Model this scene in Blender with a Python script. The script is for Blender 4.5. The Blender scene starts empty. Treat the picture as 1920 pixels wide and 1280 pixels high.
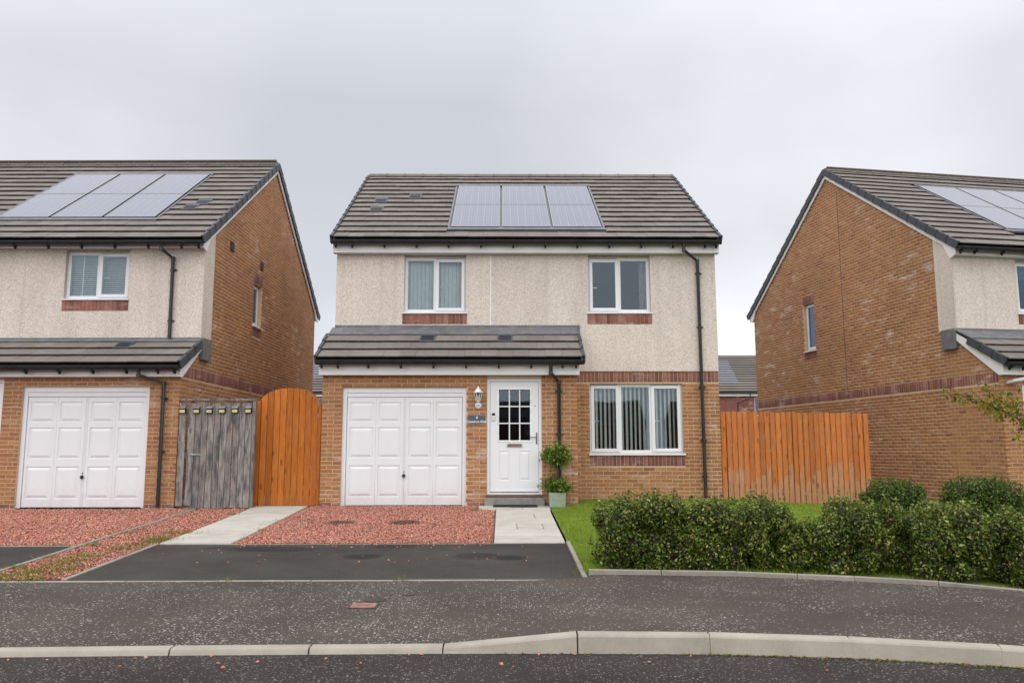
import bpy, bmesh, math, random
import numpy as np
from mathutils import Vector, Matrix

random.seed(7)
RNG = np.random.default_rng(7)
R = math.radians
sc = bpy.context.scene
COL = sc.collection

# ------------------------------------------------------------------ camera
CAM = np.array([3.3447, -16.1302, 0.9976])
PITCH, YAW, ROLL, FPX = 0.1339, 0.0122, -0.0018, 1522.54
cd = bpy.data.cameras.new('camera'); co = bpy.data.objects.new('camera', cd); COL.objects.link(co)
cd.sensor_width = 36.0; cd.lens = FPX / 1920 * 36; cd.clip_start = 0.05; cd.clip_end = 3000
_F = Vector((math.sin(YAW)*math.cos(PITCH), math.cos(YAW)*math.cos(PITCH), math.sin(PITCH)))
_R = Vector((math.cos(YAW), -math.sin(YAW), 0)); _U = _R.cross(_F)
_R2 = math.cos(ROLL)*_R + math.sin(ROLL)*_U; _U2 = -math.sin(ROLL)*_R + math.cos(ROLL)*_U
co.matrix_world = Matrix(((_R2.x, _U2.x, -_F.x, CAM[0]), (_R2.y, _U2.y, -_F.y, CAM[1]), (_R2.z, _U2.z, -_F.z, CAM[2]), (0, 0, 0, 1)))
sc.camera = co

# ------------------------------------------------------------------ node helper
class G:
    def __init__(self, tree):
        self.t = tree; tree.nodes.clear()
    def n(self, typ, ins=None, **at):
        nd = self.t.nodes.new(typ)
        for k, v in at.items(): setattr(nd, k, v)
        for k, v in (ins or {}).items():
            s = nd.inputs[k]
            if isinstance(v, bpy.types.NodeSocket): self.t.links.new(v, s)
            elif isinstance(v, bpy.types.Node): self.t.links.new(v.outputs[0], s)
            else:
                if isinstance(v, (tuple, list)) and len(v) == 3 and s.type == 'RGBA': v = (*v, 1)
                s.default_value = v
        return nd
    def math(self, op, a, b=0.0, c=0.0, clamp=False):
        return self.n('ShaderNodeMath', {0: a, 1: b, 2: c}, operation=op, use_clamp=clamp).outputs[0]
    def mix(self, f, a, b, blend='MIX'):
        nd = self.n('ShaderNodeMix', {0: f}, data_type='RGBA', blend_type=blend)
        for k, v in ((6, a), (7, b)):
            if isinstance(v, bpy.types.NodeSocket): self.t.links.new(v, nd.inputs[k])
            else: nd.inputs[k].default_value = (*v, 1) if len(v) == 3 else v
        return nd.outputs[2]
    def ramp(self, f, stops, interp='LINEAR'):
        nd = self.n('ShaderNodeValToRGB', {0: f}); cr = nd.color_ramp; cr.interpolation = interp
        while len(cr.elements) < len(stops): cr.elements.new(0.5)
        for e, (p, c) in zip(cr.elements, stops):
            e.position = p; e.color = (*c, 1) if len(c) == 3 else c
        return nd.outputs[0]
    def rng(self, v, a, b, c=0.0, d=1.0, smooth=False):
        nd = self.n('ShaderNodeMapRange', {0: v, 1: a, 2: b, 3: c, 4: d}, clamp=True)
        if smooth: nd.interpolation_type = 'SMOOTHSTEP'
        return nd.outputs[0]
    def pos(self, scale=(1, 1, 1), obj=False):
        p = self.n('ShaderNodeTexCoord').outputs['Object'] if obj else self.n('ShaderNodeNewGeometry').outputs['Position']
        if scale == (1, 1, 1): return p
        return self.n('ShaderNodeVectorMath', {0: p, 1: scale}, operation='MULTIPLY').outputs[0]
    def noise(self, vec, scale, detail=3.0, rough=0.55):
        return self.n('ShaderNodeTexNoise', {'Vector': vec, 'Scale': scale, 'Detail': detail, 'Roughness': rough}).outputs[0]
    def rnd(self):
        a = self.n('ShaderNodeObjectInfo').outputs['Random']; b = self.n('ShaderNodeNewGeometry').outputs['Random Per Island']
        return self.math('FRACT', self.math('ADD', a, b))
    def bump(self, h, strength, dist):
        return self.n('ShaderNodeBump', {'Height': h, 'Strength': strength, 'Distance': dist}).outputs[0]

MATS = {}
def mat(name, fn):
    m = bpy.data.materials.new(name); m.use_nodes = True
    g = G(m.node_tree); out = g.n('ShaderNodeOutputMaterial')
    r = fn(g)
    if isinstance(r, dict):
        b = g.n('ShaderNodeBsdfPrincipled', r); r = b.outputs[0]
    g.t.links.new(r, out.inputs[0]); MATS[name] = m
    return m

# ------------------------------------------------------------------ sky, sun, exposure
SUN_EL, SUN_AZ = R(40), R(-4)       # high and behind the photographer
w = bpy.data.worlds.new('World'); sc.world = w; w.use_nodes = True
g = G(w.node_tree); wo = g.n('ShaderNodeOutputWorld')
sky = g.n('ShaderNodeTexSky', sky_type='NISHITA', sun_disc=False, sun_elevation=SUN_EL, sun_rotation=R(180)+SUN_AZ, air_density=1.0, dust_density=3.0)
bg1 = g.n('ShaderNodeBackground', {0: sky.outputs[0], 1: 0.06})
dirn = g.n('ShaderNodeTexCoord').outputs['Generated']
sep = g.n('ShaderNodeSeparateXYZ', {0: dirn})
zz = g.math('MAXIMUM', sep.outputs[2], 0.0)
den = g.math('ADD', zz, 0.35)
px = g.math('DIVIDE', sep.outputs[0], den); py = g.math('DIVIDE', sep.outputs[1], den)
pv = g.n('ShaderNodeCombineXYZ', {0: g.math('ADD', px, 9.1), 1: py, 2: 0.2}).outputs[0]
n1 = g.noise(pv, 0.85, 4.0, 0.42)
n2 = g.noise(g.n('ShaderNodeVectorMath', {0: pv, 1: (3.1, 1.7, 0.4)}, operation='ADD').outputs[0], 3.2, 5.0, 0.5)
cl = g.math('ADD', g.math('MULTIPLY', n1, 0.86), g.math('MULTIPLY', n2, 0.14))
ccol = g.ramp(cl, [(0.36, (0.440, 0.452, 0.487)), (0.44, (0.495, 0.506, 0.541)), (0.51, (0.570, 0.579, 0.613)), (0.60, (0.665, 0.672, 0.706))])
grad = g.math('MULTIPLY', g.rng(zz, 0.40, 1.0, 1.0, 2.4), g.rng(zz, 0.02, 0.34, 1.22, 1.0))
ccol = g.n('ShaderNodeVectorMath', {0: ccol, 3: grad}, operation='SCALE').outputs[0]
bg2 = g.n('ShaderNodeBackground', {0: ccol, 1: 0.92})
mx = g.n('ShaderNodeMixShader', {0: 0.94, 1: bg1.outputs[0], 2: bg2.outputs[0]})
g.t.links.new(mx.outputs[0], wo.inputs[0])

sl = bpy.data.lights.new('sun', 'SUN'); sl.energy = 1.5; sl.angle = R(110); sl.color = (1.0, 0.965, 0.92)
so = bpy.data.objects.new('sun', sl); COL.objects.link(so)
sd = Vector((math.sin(SUN_AZ)*math.cos(SUN_EL), -math.cos(SUN_AZ)*math.cos(SUN_EL), math.sin(SUN_EL)))
so.rotation_euler = sd.to_track_quat('Z', 'Y').to_euler(); so.location = (0, -20, 30)
sc.view_settings.view_transform = 'Standard'; sc.view_settings.look = 'None'
sc.view_settings.exposure = 0.68; sc.view_settings.gamma = 1.0
sc.view_settings.use_curve_mapping = False

# ------------------------------------------------------------------ materials
def brick_fn(stops, amount=1.0):
    def f(g):
        r = g.rnd(); p = g.pos()
        c = g.ramp(r, stops)
        n = g.noise(p, 26, 4); c = g.mix(0.45, c, g.ramp(n, [(0.3, (0.45, 0.45, 0.45)), (0.7, (1.25, 1.2, 1.15))]), 'MULTIPLY')
        big = g.noise(p, 0.7, 3); c = g.mix(0.6, c, g.ramp(big, [(0.3, (0.78, 0.77, 0.76)), (0.7, (1.18, 1.15, 1.12))]), 'MULTIPLY')
        # pale lime bloom
        e = g.noise(g.pos((2.2, 2.2, 7.5)), 1.0, 5, 0.6)
        e2 = g.noise(p, 0.55, 2)
        m = g.math('MULTIPLY', g.rng(e, 0.54, 0.68), g.rng(e2, 0.47, 0.60))
        c = g.mix(g.math('MULTIPLY', m, 0.7*amount), c, (0.60, 0.50, 0.43))
        h = g.noise(p, 120, 3)
        return {'Base Color': c, 'Roughness': 0.88, 'Specular IOR Level': 0.25, 'Normal': g.bump(h, 0.35, 0.004)}
    return f
mat('brick', brick_fn([(0.0, (0.300, 0.136, 0.064)), (0.22, (0.352, 0.172, 0.078)), (0.5, (0.385, 0.195, 0.089)), (0.72, (0.335, 0.157, 0.072)), (0.92, (0.420, 0.228, 0.110)), (1.0, (0.272, 0.114, 0.066))]))
mat('red_brick', brick_fn([(0.0, (0.175, 0.075, 0.062)), (0.3, (0.225, 0.092, 0.074)), (0.6, (0.270, 0.120, 0.098)), (0.85, (0.330, 0.172, 0.145)), (1.0, (0.180, 0.080, 0.075))], 1.1))
def f(g):
    p = g.pos(); n = g.noise(p, 60, 3); b = g.noise(p, 1.1, 3)
    c = g.ramp(n, [(0.3, (0.50, 0.365, 0.245)), (0.7, (0.62, 0.47, 0.33))])
    c = g.mix(0.6, c, g.ramp(b, [(0.3, (0.70, 0.68, 0.66)), (0.7, (1.1, 1.08, 1.05))]), 'MULTIPLY')
    return {'Base Color': c, 'Roughness': 0.95, 'Normal': g.bump(n, 0.4, 0.004)}
mat('mortar', f)
def f(g):
    p = g.pos()
    v = g.n('ShaderNodeTexVoronoi', {'Vector': p, 'Scale': 92.0, 'Randomness': 1.0})
    r = g.n('ShaderNodeSeparateColor', {0: v.outputs['Color']}).outputs[0]
    c = g.ramp(r, [(0.0, (0.33, 0.27, 0.22)), (0.10, (0.56, 0.485, 0.425)), (0.5, (0.70, 0.62, 0.55)), (0.86, (0.79, 0.71, 0.64)), (1.0, (0.86, 0.80, 0.74))])
    c = g.mix(g.rng(v.outputs['Distance'], 0.45, 0.85, 0.0, 0.5), c, (0.44, 0.385, 0.335))
    b = g.noise(g.pos((1, 1, 0.35)), 1.6, 4); c = g.mix(0.55, c, g.ramp(b, [(0.3, (0.80, 0.79, 0.78)), (0.7, (1.1, 1.1, 1.1))]), 'MULTIPLY')
    st = g.noise(g.pos((7, 7, 0.22)), 1.0, 4, 0.6); c = g.mix(g.rng(st, 0.52, 0.75, 0, 0.32), c, (0.36, 0.33, 0.29))
    h = g.math('SUBTRACT', 1.0, v.outputs['Distance'])
    return {'Base Color': c, 'Roughness': 0.92, 'Specular IOR Level': 0.3, 'Normal': g.bump(h, 0.75, 0.008)}
mat('dry_dash', f)
def white(rough, tint=(0.70, 0.71, 0.735), dirt=0.12):
    def f(g):
        p = g.pos(); n = g.noise(g.pos((1, 1, 0.3)), 3.0, 4)
        c = g.mix(g.rng(n, 0.5, 0.8, 0.0, dirt), tint, (0.55, 0.53, 0.50))
        sp = g.noise(p, 7, 4, 0.65); z = g.n('ShaderNodeSeparateXYZ', {0: p}).outputs[2]
        c = g.mix(g.math('MULTIPLY', g.rng(g.math('SUBTRACT', z, g.math('MULTIPLY', sp, 0.5)), -0.25, 0.12, 0.45, 0.0), sp), c, (0.42, 0.33, 0.27))
        fine = g.noise(p, 40, 2)
        return {'Base Color': c, 'Roughness': g.rng(fine, 0.3, 0.7, rough-0.06, rough+0.06), 'Specular IOR Level': 0.45}
    return f
mat('white_plastic', white(0.38)); mat('white_fascia', white(0.42, (0.74, 0.735, 0.73), 0.3)); mat('white_door', white(0.45, (0.715, 0.725, 0.745), 0.2))
def f(g):
    r = g.rnd(); p = g.pos()
    c = g.ramp(r, [(0.0, (0.150, 0.131, 0.118)), (0.35, (0.163, 0.143, 0.129)), (0.7, (0.174, 0.153, 0.138)), (1.0, (0.190, 0.168, 0.152))])
    n = g.noise(p, 9, 5, 0.65); c = g.mix(0.6, c, g.ramp(n, [(0.3, (0.78, 0.78, 0.78)), (0.7, (1.16, 1.14, 1.11))]), 'MULTIPLY')
    b = g.noise(p, 0.8, 3); c = g.mix(0.6, c, g.ramp(b, [(0.3, (0.80, 0.79, 0.78)), (0.7, (1.15, 1.15, 1.13))]), 'MULTIPLY')
    l = g.noise(p, 14, 3); c = g.mix(g.rng(l, 0.62, 0.75, 0, 0.3), c, (0.20, 0.185, 0.12))
    return {'Base Color': c, 'Roughness': 0.82, 'Specular IOR Level': 0.4, 'Normal': g.bump(g.noise(p, 90, 3), 0.3, 0.004)}
mat('roof_tile', f)
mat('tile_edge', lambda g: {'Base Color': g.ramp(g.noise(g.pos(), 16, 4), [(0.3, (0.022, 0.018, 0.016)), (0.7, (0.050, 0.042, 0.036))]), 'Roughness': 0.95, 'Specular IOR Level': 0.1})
def f(g):
    p = g.pos(); n = g.noise(p, 12, 4)
    return {'Base Color': g.ramp(n, [(0.3, (0.030, 0.034, 0.042)), (0.7, (0.058, 0.063, 0.074))]), 'Roughness': 0.6}
mat('verge_plastic', f)
def f(g):
    p = g.pos(); n = g.noise(p, 5, 5, 0.7); m = g.noise(g.pos((1, 1, 1)), 2.3, 4, 0.6); s = g.noise(g.pos((9, 1, 1)), 1.5, 3)
    c = g.ramp(n, [(0.3, (0.095, 0.098, 0.110)), (0.55, (0.150, 0.152, 0.165)), (0.75, (0.235, 0.232, 0.24))])
    c = g.mix(g.rng(s, 0.55, 0.75, 0, 0.5), c, (0.09, 0.075, 0.072))
    c = g.mix(g.rng(m, 0.54, 0.70, 0, 0.65), c, (0.16, 0.17, 0.072))
    return {'Base Color': c, 'Roughness': 0.6, 'Metallic': 0.15, 'Normal': g.bump(g.noise(p, 6, 3), 0.3, 0.02)}
mat('lead', f)
mat('black_plastic', lambda g: {'Base Color': g.ramp(g.noise(g.pos(), 7, 4), [(0.3, (0.010, 0.010, 0.011)), (0.7, (0.024, 0.024, 0.026))]), 'Roughness': 0.38})
def f(g):
    fr = g.n('ShaderNodeFresnel', {'IOR': 1.52}).outputs[0]
    fac = g.math('MULTIPLY', fr, 0.95, clamp=True)
    t = g.n('ShaderNodeBsdfTransparent', {0: (0.93, 0.96, 0.958, 1)}); s = g.n('ShaderNodeBsdfGlossy', {'Color': (0.72, 0.86, 1.0, 1), 'Roughness': 0.015, 'Normal': g.bump(g.noise(g.pos(), 1.3, 1), 0.04, 0.02)})
    return g.n('ShaderNodeMixShader', {0: fac, 1: t.outputs[0], 2: s.outputs[0]}).outputs[0]
mat('glass', f)
def f(g):
    tc = g.n('ShaderNodeTexCoord').outputs['Object']; s = g.n('ShaderNodeSeparateXYZ', {0: tc})
    u = g.math('FRACT', g.math('MULTIPLY', s.outputs[0], 6.0/0.99)); v = g.math('FRACT', g.math('MULTIPLY', s.outputs[1], 10.0/1.62))
    eu = g.math('LESS_THAN', g.math('ABSOLUTE', g.math('SUBTRACT', u, 0.5)), 0.475)
    ev = g.math('LESS_THAN', g.math('ABSOLUTE', g.math('SUBTRACT', v, 0.5)), 0.480)
    b1 = g.math('LESS_THAN', g.math('ABSOLUTE', g.math('SUBTRACT', g.math('FRACT', g.math('MULTIPLY', u, 3.0)), 0.5)), 0.45)
    cell = g.math('MULTIPLY', eu, ev)
    n = g.noise(g.pos(), 22, 3)
    c = g.ramp(n, [(0.3, (0.062, 0.070, 0.105)), (0.7, (0.086, 0.094, 0.135))])
    c = g.mix(g.math('MULTIPLY', b1, 1.0), (0.15, 0.16, 0.21), c)
    c = g.mix(cell, (0.21, 0.22, 0.27), c)
    return {'Base Color': c, 'Roughness': 0.22, 'Specular IOR Level': 0.45, 'Coat Weight': 0.25, 'Coat Roughness': 0.06}
mat('solar_cells', f)
mat('dark_metal', lambda g: {'Base Color': (0.035, 0.037, 0.042, 1), 'Roughness': 0.45, 'Metallic': 0.3})
mat('tray_grey', lambda g: {'Base Color': g.ramp(g.noise(g.pos(), 8, 3), [(0.3, (0.10, 0.105, 0.12)), (0.7, (0.15, 0.155, 0.17))]), 'Roughness': 0.5})
mat('vent_tile', lambda g: {'Base Color': g.ramp(g.noise(g.pos(), 8, 3), [(0.3, (0.050, 0.055, 0.065)), (0.7, (0.080, 0.085, 0.098))]), 'Roughness': 0.55})
def wood(stops, bleach=None, dark=None):
    def f(g):
        o = g.n('ShaderNodeObjectInfo').outputs['Random']; off = g.n('ShaderNodeCombineXYZ', {0: g.math('MULTIPLY', o, 37.0), 1: g.math('MULTIPLY', o, 91.0), 2: g.math('MULTIPLY', o, 53.0)}).outputs[0]
        p = g.n('ShaderNodeVectorMath', {0: g.pos(), 1: off}, operation='ADD').outputs[0]
        ps = g.n('ShaderNodeVectorMath', {0: p, 1: (1, 1, 0.07)}, operation='MULTIPLY').outputs[0]
        gr = g.noise(ps, 60, 5, 0.65); c = g.ramp(gr, stops)
        c = g.mix(0.75, c, g.ramp(o, [(0, (0.70, 0.67, 0.64)), (0.5, (0.98, 0.98, 0.98)), (1, (1.18, 1.16, 1.12))]), 'MULTIPLY')
        if bleach:
            z = g.n('ShaderNodeSeparateXYZ', {0: g.pos()}).outputs[2]
            th = g.math('ADD', 0.28, g.math('MULTIPLY', g.math('FRACT', g.math('MULTIPLY', o, 7.31)), 0.50))
            wob = g.math('MULTIPLY', g.math('SUBTRACT', g.noise(p, 9, 4), 0.5), 0.5)
            m = g.rng(g.math('SUBTRACT', g.math('ADD', th, wob), z), -0.02, 0.03)
            c = g.mix(g.math('MULTIPLY', m, 0.72), c, g.ramp(gr, bleach))
        if dark:
            d = g.noise(g.n('ShaderNodeVectorMath', {0: p, 1: (1, 1, 0.22)}, operation='MULTIPLY').outputs[0], 13, 5, 0.65)
            c = g.mix(g.rng(d, 0.44, 0.64, 0, 0.85), c, dark)
        k = g.n('ShaderNodeTexVoronoi', {'Vector': g.n('ShaderNodeVectorMath', {0: p, 1: (6, 6, 2.4)}, operation='MULTIPLY').outputs[0], 'Scale': 1.0}).outputs['Distance']
        c = g.mix(g.rng(k, 0.07, 0.19, 0.7, 0.0), c, (0.09, 0.032, 0.012) if not dark else (0.05, 0.045, 0.042))
        return {'Base Color': c, 'Roughness': 0.78, 'Specular IOR Level': 0.25, 'Normal': g.bump(gr, 0.35, 0.004)}
    return f
mat('fence_wood', wood([(0.3, (0.345, 0.103, 0.026)), (0.55, (0.485, 0.160, 0.040)), (0.75, (0.600, 0.222, 0.062))], bleach=[(0.3, (0.30, 0.155, 0.080)), (0.7, (0.47, 0.275, 0.155))]))
mat('gate_wood', wood([(0.3, (0.350, 0.098, 0.014)), (0.55, (0.500, 0.158, 0.024)), (0.75, (0.620, 0.220, 0.042))]))
mat('grey_wood', wood([(0.3, (0.150, 0.136, 0.126)), (0.55, (0.270, 0.248, 0.232)), (0.75, (0.420, 0.390, 0.365))], dark=(0.050, 0.053, 0.060)))
STAINS = [(1.68, -6.16, 0.24, 0.20, 0.9), (3.06, -6.15, 0.32, 0.24, 0.6), (3.43, -6.27, 0.22, 0.17, 0.9), (0.45, -5.62, 0.62, 0.24, 0.65), (1.95, -5.42, 0.34, 0.16, 0.65), (-0.1, -5.5, 0.4, 0.14, 0.45)]
def f(g):
    p = g.pos(); s = g.n('ShaderNodeSeparateXYZ', {0: p}); n = g.noise(p, 140, 3, 0.7); b = g.noise(p, 1.1, 5, 0.65)
    c = g.ramp(n, [(0.3, (0.026, 0.0235, 0.0215)), (0.5, (0.050, 0.0455, 0.041)), (0.72, (0.095, 0.087, 0.080))])
    c = g.mix(0.7, c, g.ramp(b, [(0.3, (0.58, 0.58, 0.58)), (0.7, (1.30, 1.28, 1.25))]), 'MULTIPLY')
    wb = g.math('MULTIPLY', g.math('SUBTRACT', g.noise(p, 5, 4, 0.6), 0.5), 0.7)
    tot = None
    for (x, y, rx, ry, a) in STAINS:
        dx = g.math('DIVIDE', g.math('SUBTRACT', s.outputs[0], x), rx); dy = g.math('DIVIDE', g.math('SUBTRACT', s.outputs[1], y), ry)
        d = g.math('SQRT', g.math('ADD', g.math('MULTIPLY', dx, dx), g.math('MULTIPLY', dy, dy)))
        k = g.math('MULTIPLY', g.rng(g.math('ADD', d, wb), 0.65, 1.15, 1.0, 0.0, True), a)
        tot = k if tot is None else g.math('MAXIMUM', tot, k)
    c = g.mix(tot, c, (0.014, 0.013, 0.013))
    return {'Base Color': c, 'Specular IOR Level': 0.12, 'Roughness': g.math('SUBTRACT', 0.92, g.math('MULTIPLY', tot, 0.3)), 'Normal': g.bump(n, 0.5, 0.006)}
mat('drive_asphalt', f)
def chips(base, chipc, density, scale, lo=0.30):
    def f(g):
        p = g.pos(); n = g.noise(p, 150, 3, 0.7); b = g.noise(p, 0.9, 4); dens = g.noise(p, 1.25, 3, 0.6)
        c = g.ramp(n, base)
        c = g.mix(0.8, c, g.ramp(b, [(0.3, (0.66, 0.65, 0.65)), (0.7, (1.26, 1.22, 1.18))]), 'MULTIPLY')
        wv = g.n('ShaderNodeVectorMath', {0: p, 1: g.n('ShaderNodeVectorMath', {0: g.n('ShaderNodeTexNoise', {'Vector': p, 'Scale': 55.0}).outputs['Color'], 1: (0.020, 0.020, 0.0)}, operation='MULTIPLY').outputs[0]}, operation='ADD').outputs[0]
        tot = None
        for sc_, thr in ((scale, 0.0), (scale*0.62, 0.12)):
            v = g.n('ShaderNodeTexVoronoi', {'Vector': wv, 'Scale': sc_}, voronoi_dimensions='2D')
            q = g.n('ShaderNodeSeparateColor', {0: v.outputs['Color']})
            on = g.math('GREATER_THAN', g.math('ADD', q.outputs[0], g.math('MULTIPLY', g.math('SUBTRACT', dens, 0.5), 0.9)), density+thr)
            sz = g.rng(q.outputs[1], 0, 1, 0.16, lo)
            k = g.math('MULTIPLY', on, g.math('LESS_THAN', v.outputs['Distance'], sz))
            k = g.math('MULTIPLY', k, g.rng(q.outputs[2], 0, 1, 0.35, 1.0))
            tot = k if tot is None else g.math('MAXIMUM', tot, k)
        c = g.mix(tot, c, chipc)
        return {'Base Color': c, 'Specular IOR Level': 0.12, 'Roughness': 0.9, 'Normal': g.bump(g.math('ADD', n, g.math('MULTIPLY', tot, 0.5)), 0.45, 0.005)}
    return f
mat('pavement_asphalt', chips([(0.3, (0.046, 0.038, 0.032)), (0.55, (0.075, 0.062, 0.053)), (0.75, (0.116, 0.098, 0.085))], (0.40, 0.375, 0.35), 0.79, 52, 0.34))
mat('road_asphalt', chips([(0.3, (0.022, 0.019, 0.0175)), (0.55, (0.043, 0.037, 0.034)), (0.75, (0.088, 0.078, 0.071))], (0.24, 0.225, 0.21), 0.78, 60, 0.34))
def f(g):
    r = g.rnd(); p = g.pos(); s = g.n('ShaderNodeSeparateXYZ', {0: p})
    c = g.ramp(r, [(0.0, (0.15, 0.060, 0.050)), (0.14, (0.32, 0.120, 0.084)), (0.5, (0.46, 0.182, 0.125)), (0.78, (0.55, 0.245, 0.170)), (0.92, (0.60, 0.38, 0.30)), (1.0, (0.12, 0.11, 0.115))])
    tot = None; wb = g.math('MULTIPLY', g.math('SUBTRACT', g.noise(p, 4, 4), 0.5), 1.0)
    for (x, y, rx, ry) in ((0.82, -3.21, 0.26, 0.26), (1.84, -3.23, 0.32, 0.26)):
        dx = g.math('DIVIDE', g.math('SUBTRACT', s.outputs[0], x), rx); dy = g.math('DIVIDE', g.math('SUBTRACT', s.outputs[1], y), ry)
        d = g.math('SQRT', g.math('ADD', g.math('MULTIPLY', dx, dx), g.math('MULTIPLY', dy, dy)))
        k = g.rng(g.math('ADD', d, wb), 0.6, 1.1, 0.75, 0.0, True); tot = k if tot is None else g.math('MAXIMUM', tot, k)
    c = g.mix(tot, c, (0.06, 0.045, 0.04))
    lb = g.noise(p, 0.9, 3); c = g.mix(0.5, c, g.ramp(lb, [(0.3, (0.78, 0.76, 0.76)), (0.7, (1.1, 1.1, 1.1))]), 'MULTIPLY')
    return {'Base Color': c, 'Roughness': 0.85, 'Specular IOR Level': 0.25}
mat('gravel', f)
mat('gravel_bed', lambda g: {'Base Color': g.ramp(g.noise(g.pos(), 45, 4), [(0.3, (0.085, 0.036, 0.030)), (0.7, (0.26, 0.11, 0.09))]), 'Roughness': 0.95})
def conc(a, b, dirt, sc_=1.0):
    def f(g):
        p = g.pos(); n = g.noise(p, 90, 3); m = g.noise(p, 3.0*sc_, 5, 0.65); r = g.rnd()
        c = g.mix(0.35, g.ramp(m, [(0.3, a), (0.7, b)]), g.ramp(n, [(0.3, a), (0.7, b)]))
        c = g.mix(0.6, c, g.ramp(r, [(0, (0.86, 0.86, 0.86)), (1, (1.1, 1.08, 1.05))]), 'MULTIPLY')
        d = g.noise(p, 1.9*sc_, 5, 0.7); c = g.mix(g.rng(d, 0.55, 0.78, 0, 0.6), c, dirt)
        return {'Base Color': c, 'Roughness': 0.88, 'Normal': g.bump(n, 0.3, 0.003)}
    return f
mat('slab', conc((0.34, 0.315, 0.275), (0.50, 0.475, 0.42), (0.20, 0.185, 0.155)))
mat('kerb_concrete', conc((0.27, 0.245, 0.20), (0.40, 0.365, 0.305), (0.13, 0.12, 0.095)))
mat('edging_concrete', conc((0.20, 0.185, 0.155), (0.32, 0.29, 0.245), (0.10, 0.10, 0.07), 2))
mat('step_concrete', conc((0.16, 0.155, 0.145), (0.30, 0.29, 0.27), (0.09, 0.09, 0.085), 2.5))
def leaf(stops, trans=0.35, rough=0.5):
    def f(g):
        r = g.rnd(); p = g.pos(); c = g.ramp(r, stops)
        c = g.mix(0.6, c, g.ramp(g.noise(p, 3.0, 3), [(0.3, (0.66, 0.68, 0.66)), (0.7, (1.25, 1.2, 1.1))]), 'MULTIPLY')
        b = g.n('ShaderNodeBsdfPrincipled', {'Base Color': c, 'Roughness': rough, 'Specular IOR Level': 0.35})
        t = g.n('ShaderNodeBsdfTranslucent', {0: c})
        return g.n('ShaderNodeMixShader', {0: trans, 1: b.outputs[0], 2: t.outputs[0]}).outputs[0]
    return f
mat('hedge_leaf', leaf([(0.0, (0.020, 0.040, 0.006)), (0.32, (0.062, 0.110, 0.013)), (0.62, (0.150, 0.222, 0.026)), (0.86, (0.280, 0.330, 0.052)), (0.97, (0.46, 0.44, 0.15)), (1.0, (0.19, 0.07, 0.02))]))
mat('shrub_leaf', leaf([(0.0, (0.030, 0.065, 0.010)), (0.5, (0.080, 0.150, 0.022)), (0.85, (0.155, 0.230, 0.035)), (1.0, (0.25, 0.28, 0.07))]))
mat('laurel_leaf', leaf([(0.0, (0.040, 0.085, 0.012)), (0.5, (0.130, 0.225, 0.025)), (0.85, (0.250, 0.350, 0.045)), (1.0, (0.38, 0.44, 0.13))], 0.3, 0.35))
mat('tree_leaf', leaf([(0.0, (0.060, 0.095, 0.012)), (0.4, (0.170, 0.190, 0.022)), (0.7, (0.310, 0.270, 0.030)), (0.9, (0.40, 0.25, 0.030)), (1.0, (0.25, 0.09, 0.02))], 0.45))
mat('grass_blade', leaf([(0.0, (0.150, 0.250, 0.022)), (0.5, (0.240, 0.370, 0.034)), (0.85, (0.340, 0.430, 0.055)), (1.0, (0.50, 0.46, 0.15))], 0.4))
mat('weed_blade', leaf([(0.0, (0.090, 0.120, 0.015)), (0.5, (0.180, 0.200, 0.030)), (1.0, (0.36, 0.30, 0.09))], 0.4))
mat('turf', lambda g: {'Base Color': g.ramp(g.noise(g.pos(), 14, 5), [(0.3, (0.09, 0.135, 0.02)), (0.7, (0.19, 0.25, 0.04))]), 'Roughness': 0.95})
mat('soil', lambda g: {'Base Color': g.ramp(g.noise(g.pos(), 6, 5), [(0.3, (0.045, 0.040, 0.028)), (0.7, (0.085, 0.085, 0.050))]), 'Roughness': 0.95})
mat('bark', lambda g: {'Base Color': g.ramp(g.noise(g.pos((1, 1, 0.3)), 30, 4), [(0.3, (0.030, 0.025, 0.014)), (0.7, (0.090, 0.072, 0.045))]), 'Roughness': 0.9})
def flat(name, c, rough=0.5, metal=0.0, var=0.18):
    mat(name, lambda g: {'Base Color': g.mix(g.rng(g.noise(g.pos(), 11, 4), 0.3, 0.7), tuple(x*(1-var) for x in c), tuple(x*(1+var) for x in c)), 'Roughness': rough, 'Metallic': metal})
flat('sage', (0.25, 0.31, 0.235), 0.55); flat('slate_plate', (0.075, 0.082, 0.086), 0.45); flat('plate_rim', (0.26, 0.27, 0.27), 0.4, 0.4)
flat('letter_white', (0.78, 0.78, 0.75), 0.6); flat('rubber', (0.022, 0.022, 0.024), 0.9); flat('chrome', (0.45, 0.44, 0.43), 0.28, 0.9)
flat('dark_steel', (0.16, 0.155, 0.15), 0.35, 0.8); flat('sill_brown', (0.115, 0.062, 0.05), 0.6); flat('lamp_white', (0.74, 0.77, 0.76), 0.4)
flat('rust', (0.255, 0.125, 0.088), 0.8, 0.0, 0.3); flat('rust_dark', (0.05, 0.042, 0.04), 0.9); flat('red_sticker', (0.48, 0.06, 0.035), 0.5); flat('cream_lens', (0.52, 0.45, 0.22), 0.35)
flat('interior', (0.030, 0.031, 0.034), 0.9); flat('blind_fabric', (0.88, 0.84, 0.77), 0.85, 0, 0.06); flat('pale_blind', (0.62, 0.66, 0.63), 0.8, 0, 0.06); flat('venetian', (0.66, 0.68, 0.67), 0.5, 0, 0.05)
flat('curtain', (0.30, 0.26, 0.29), 0.9); flat('dark_floor', (0.05, 0.045, 0.04), 0.8); flat('steel_silver', (0.36, 0.36, 0.35), 0.4, 0.7); flat('tar', (0.030, 0.029, 0.030), 0.8)
flat('lining', (0.46, 0.40, 0.33), 0.9)

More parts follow.
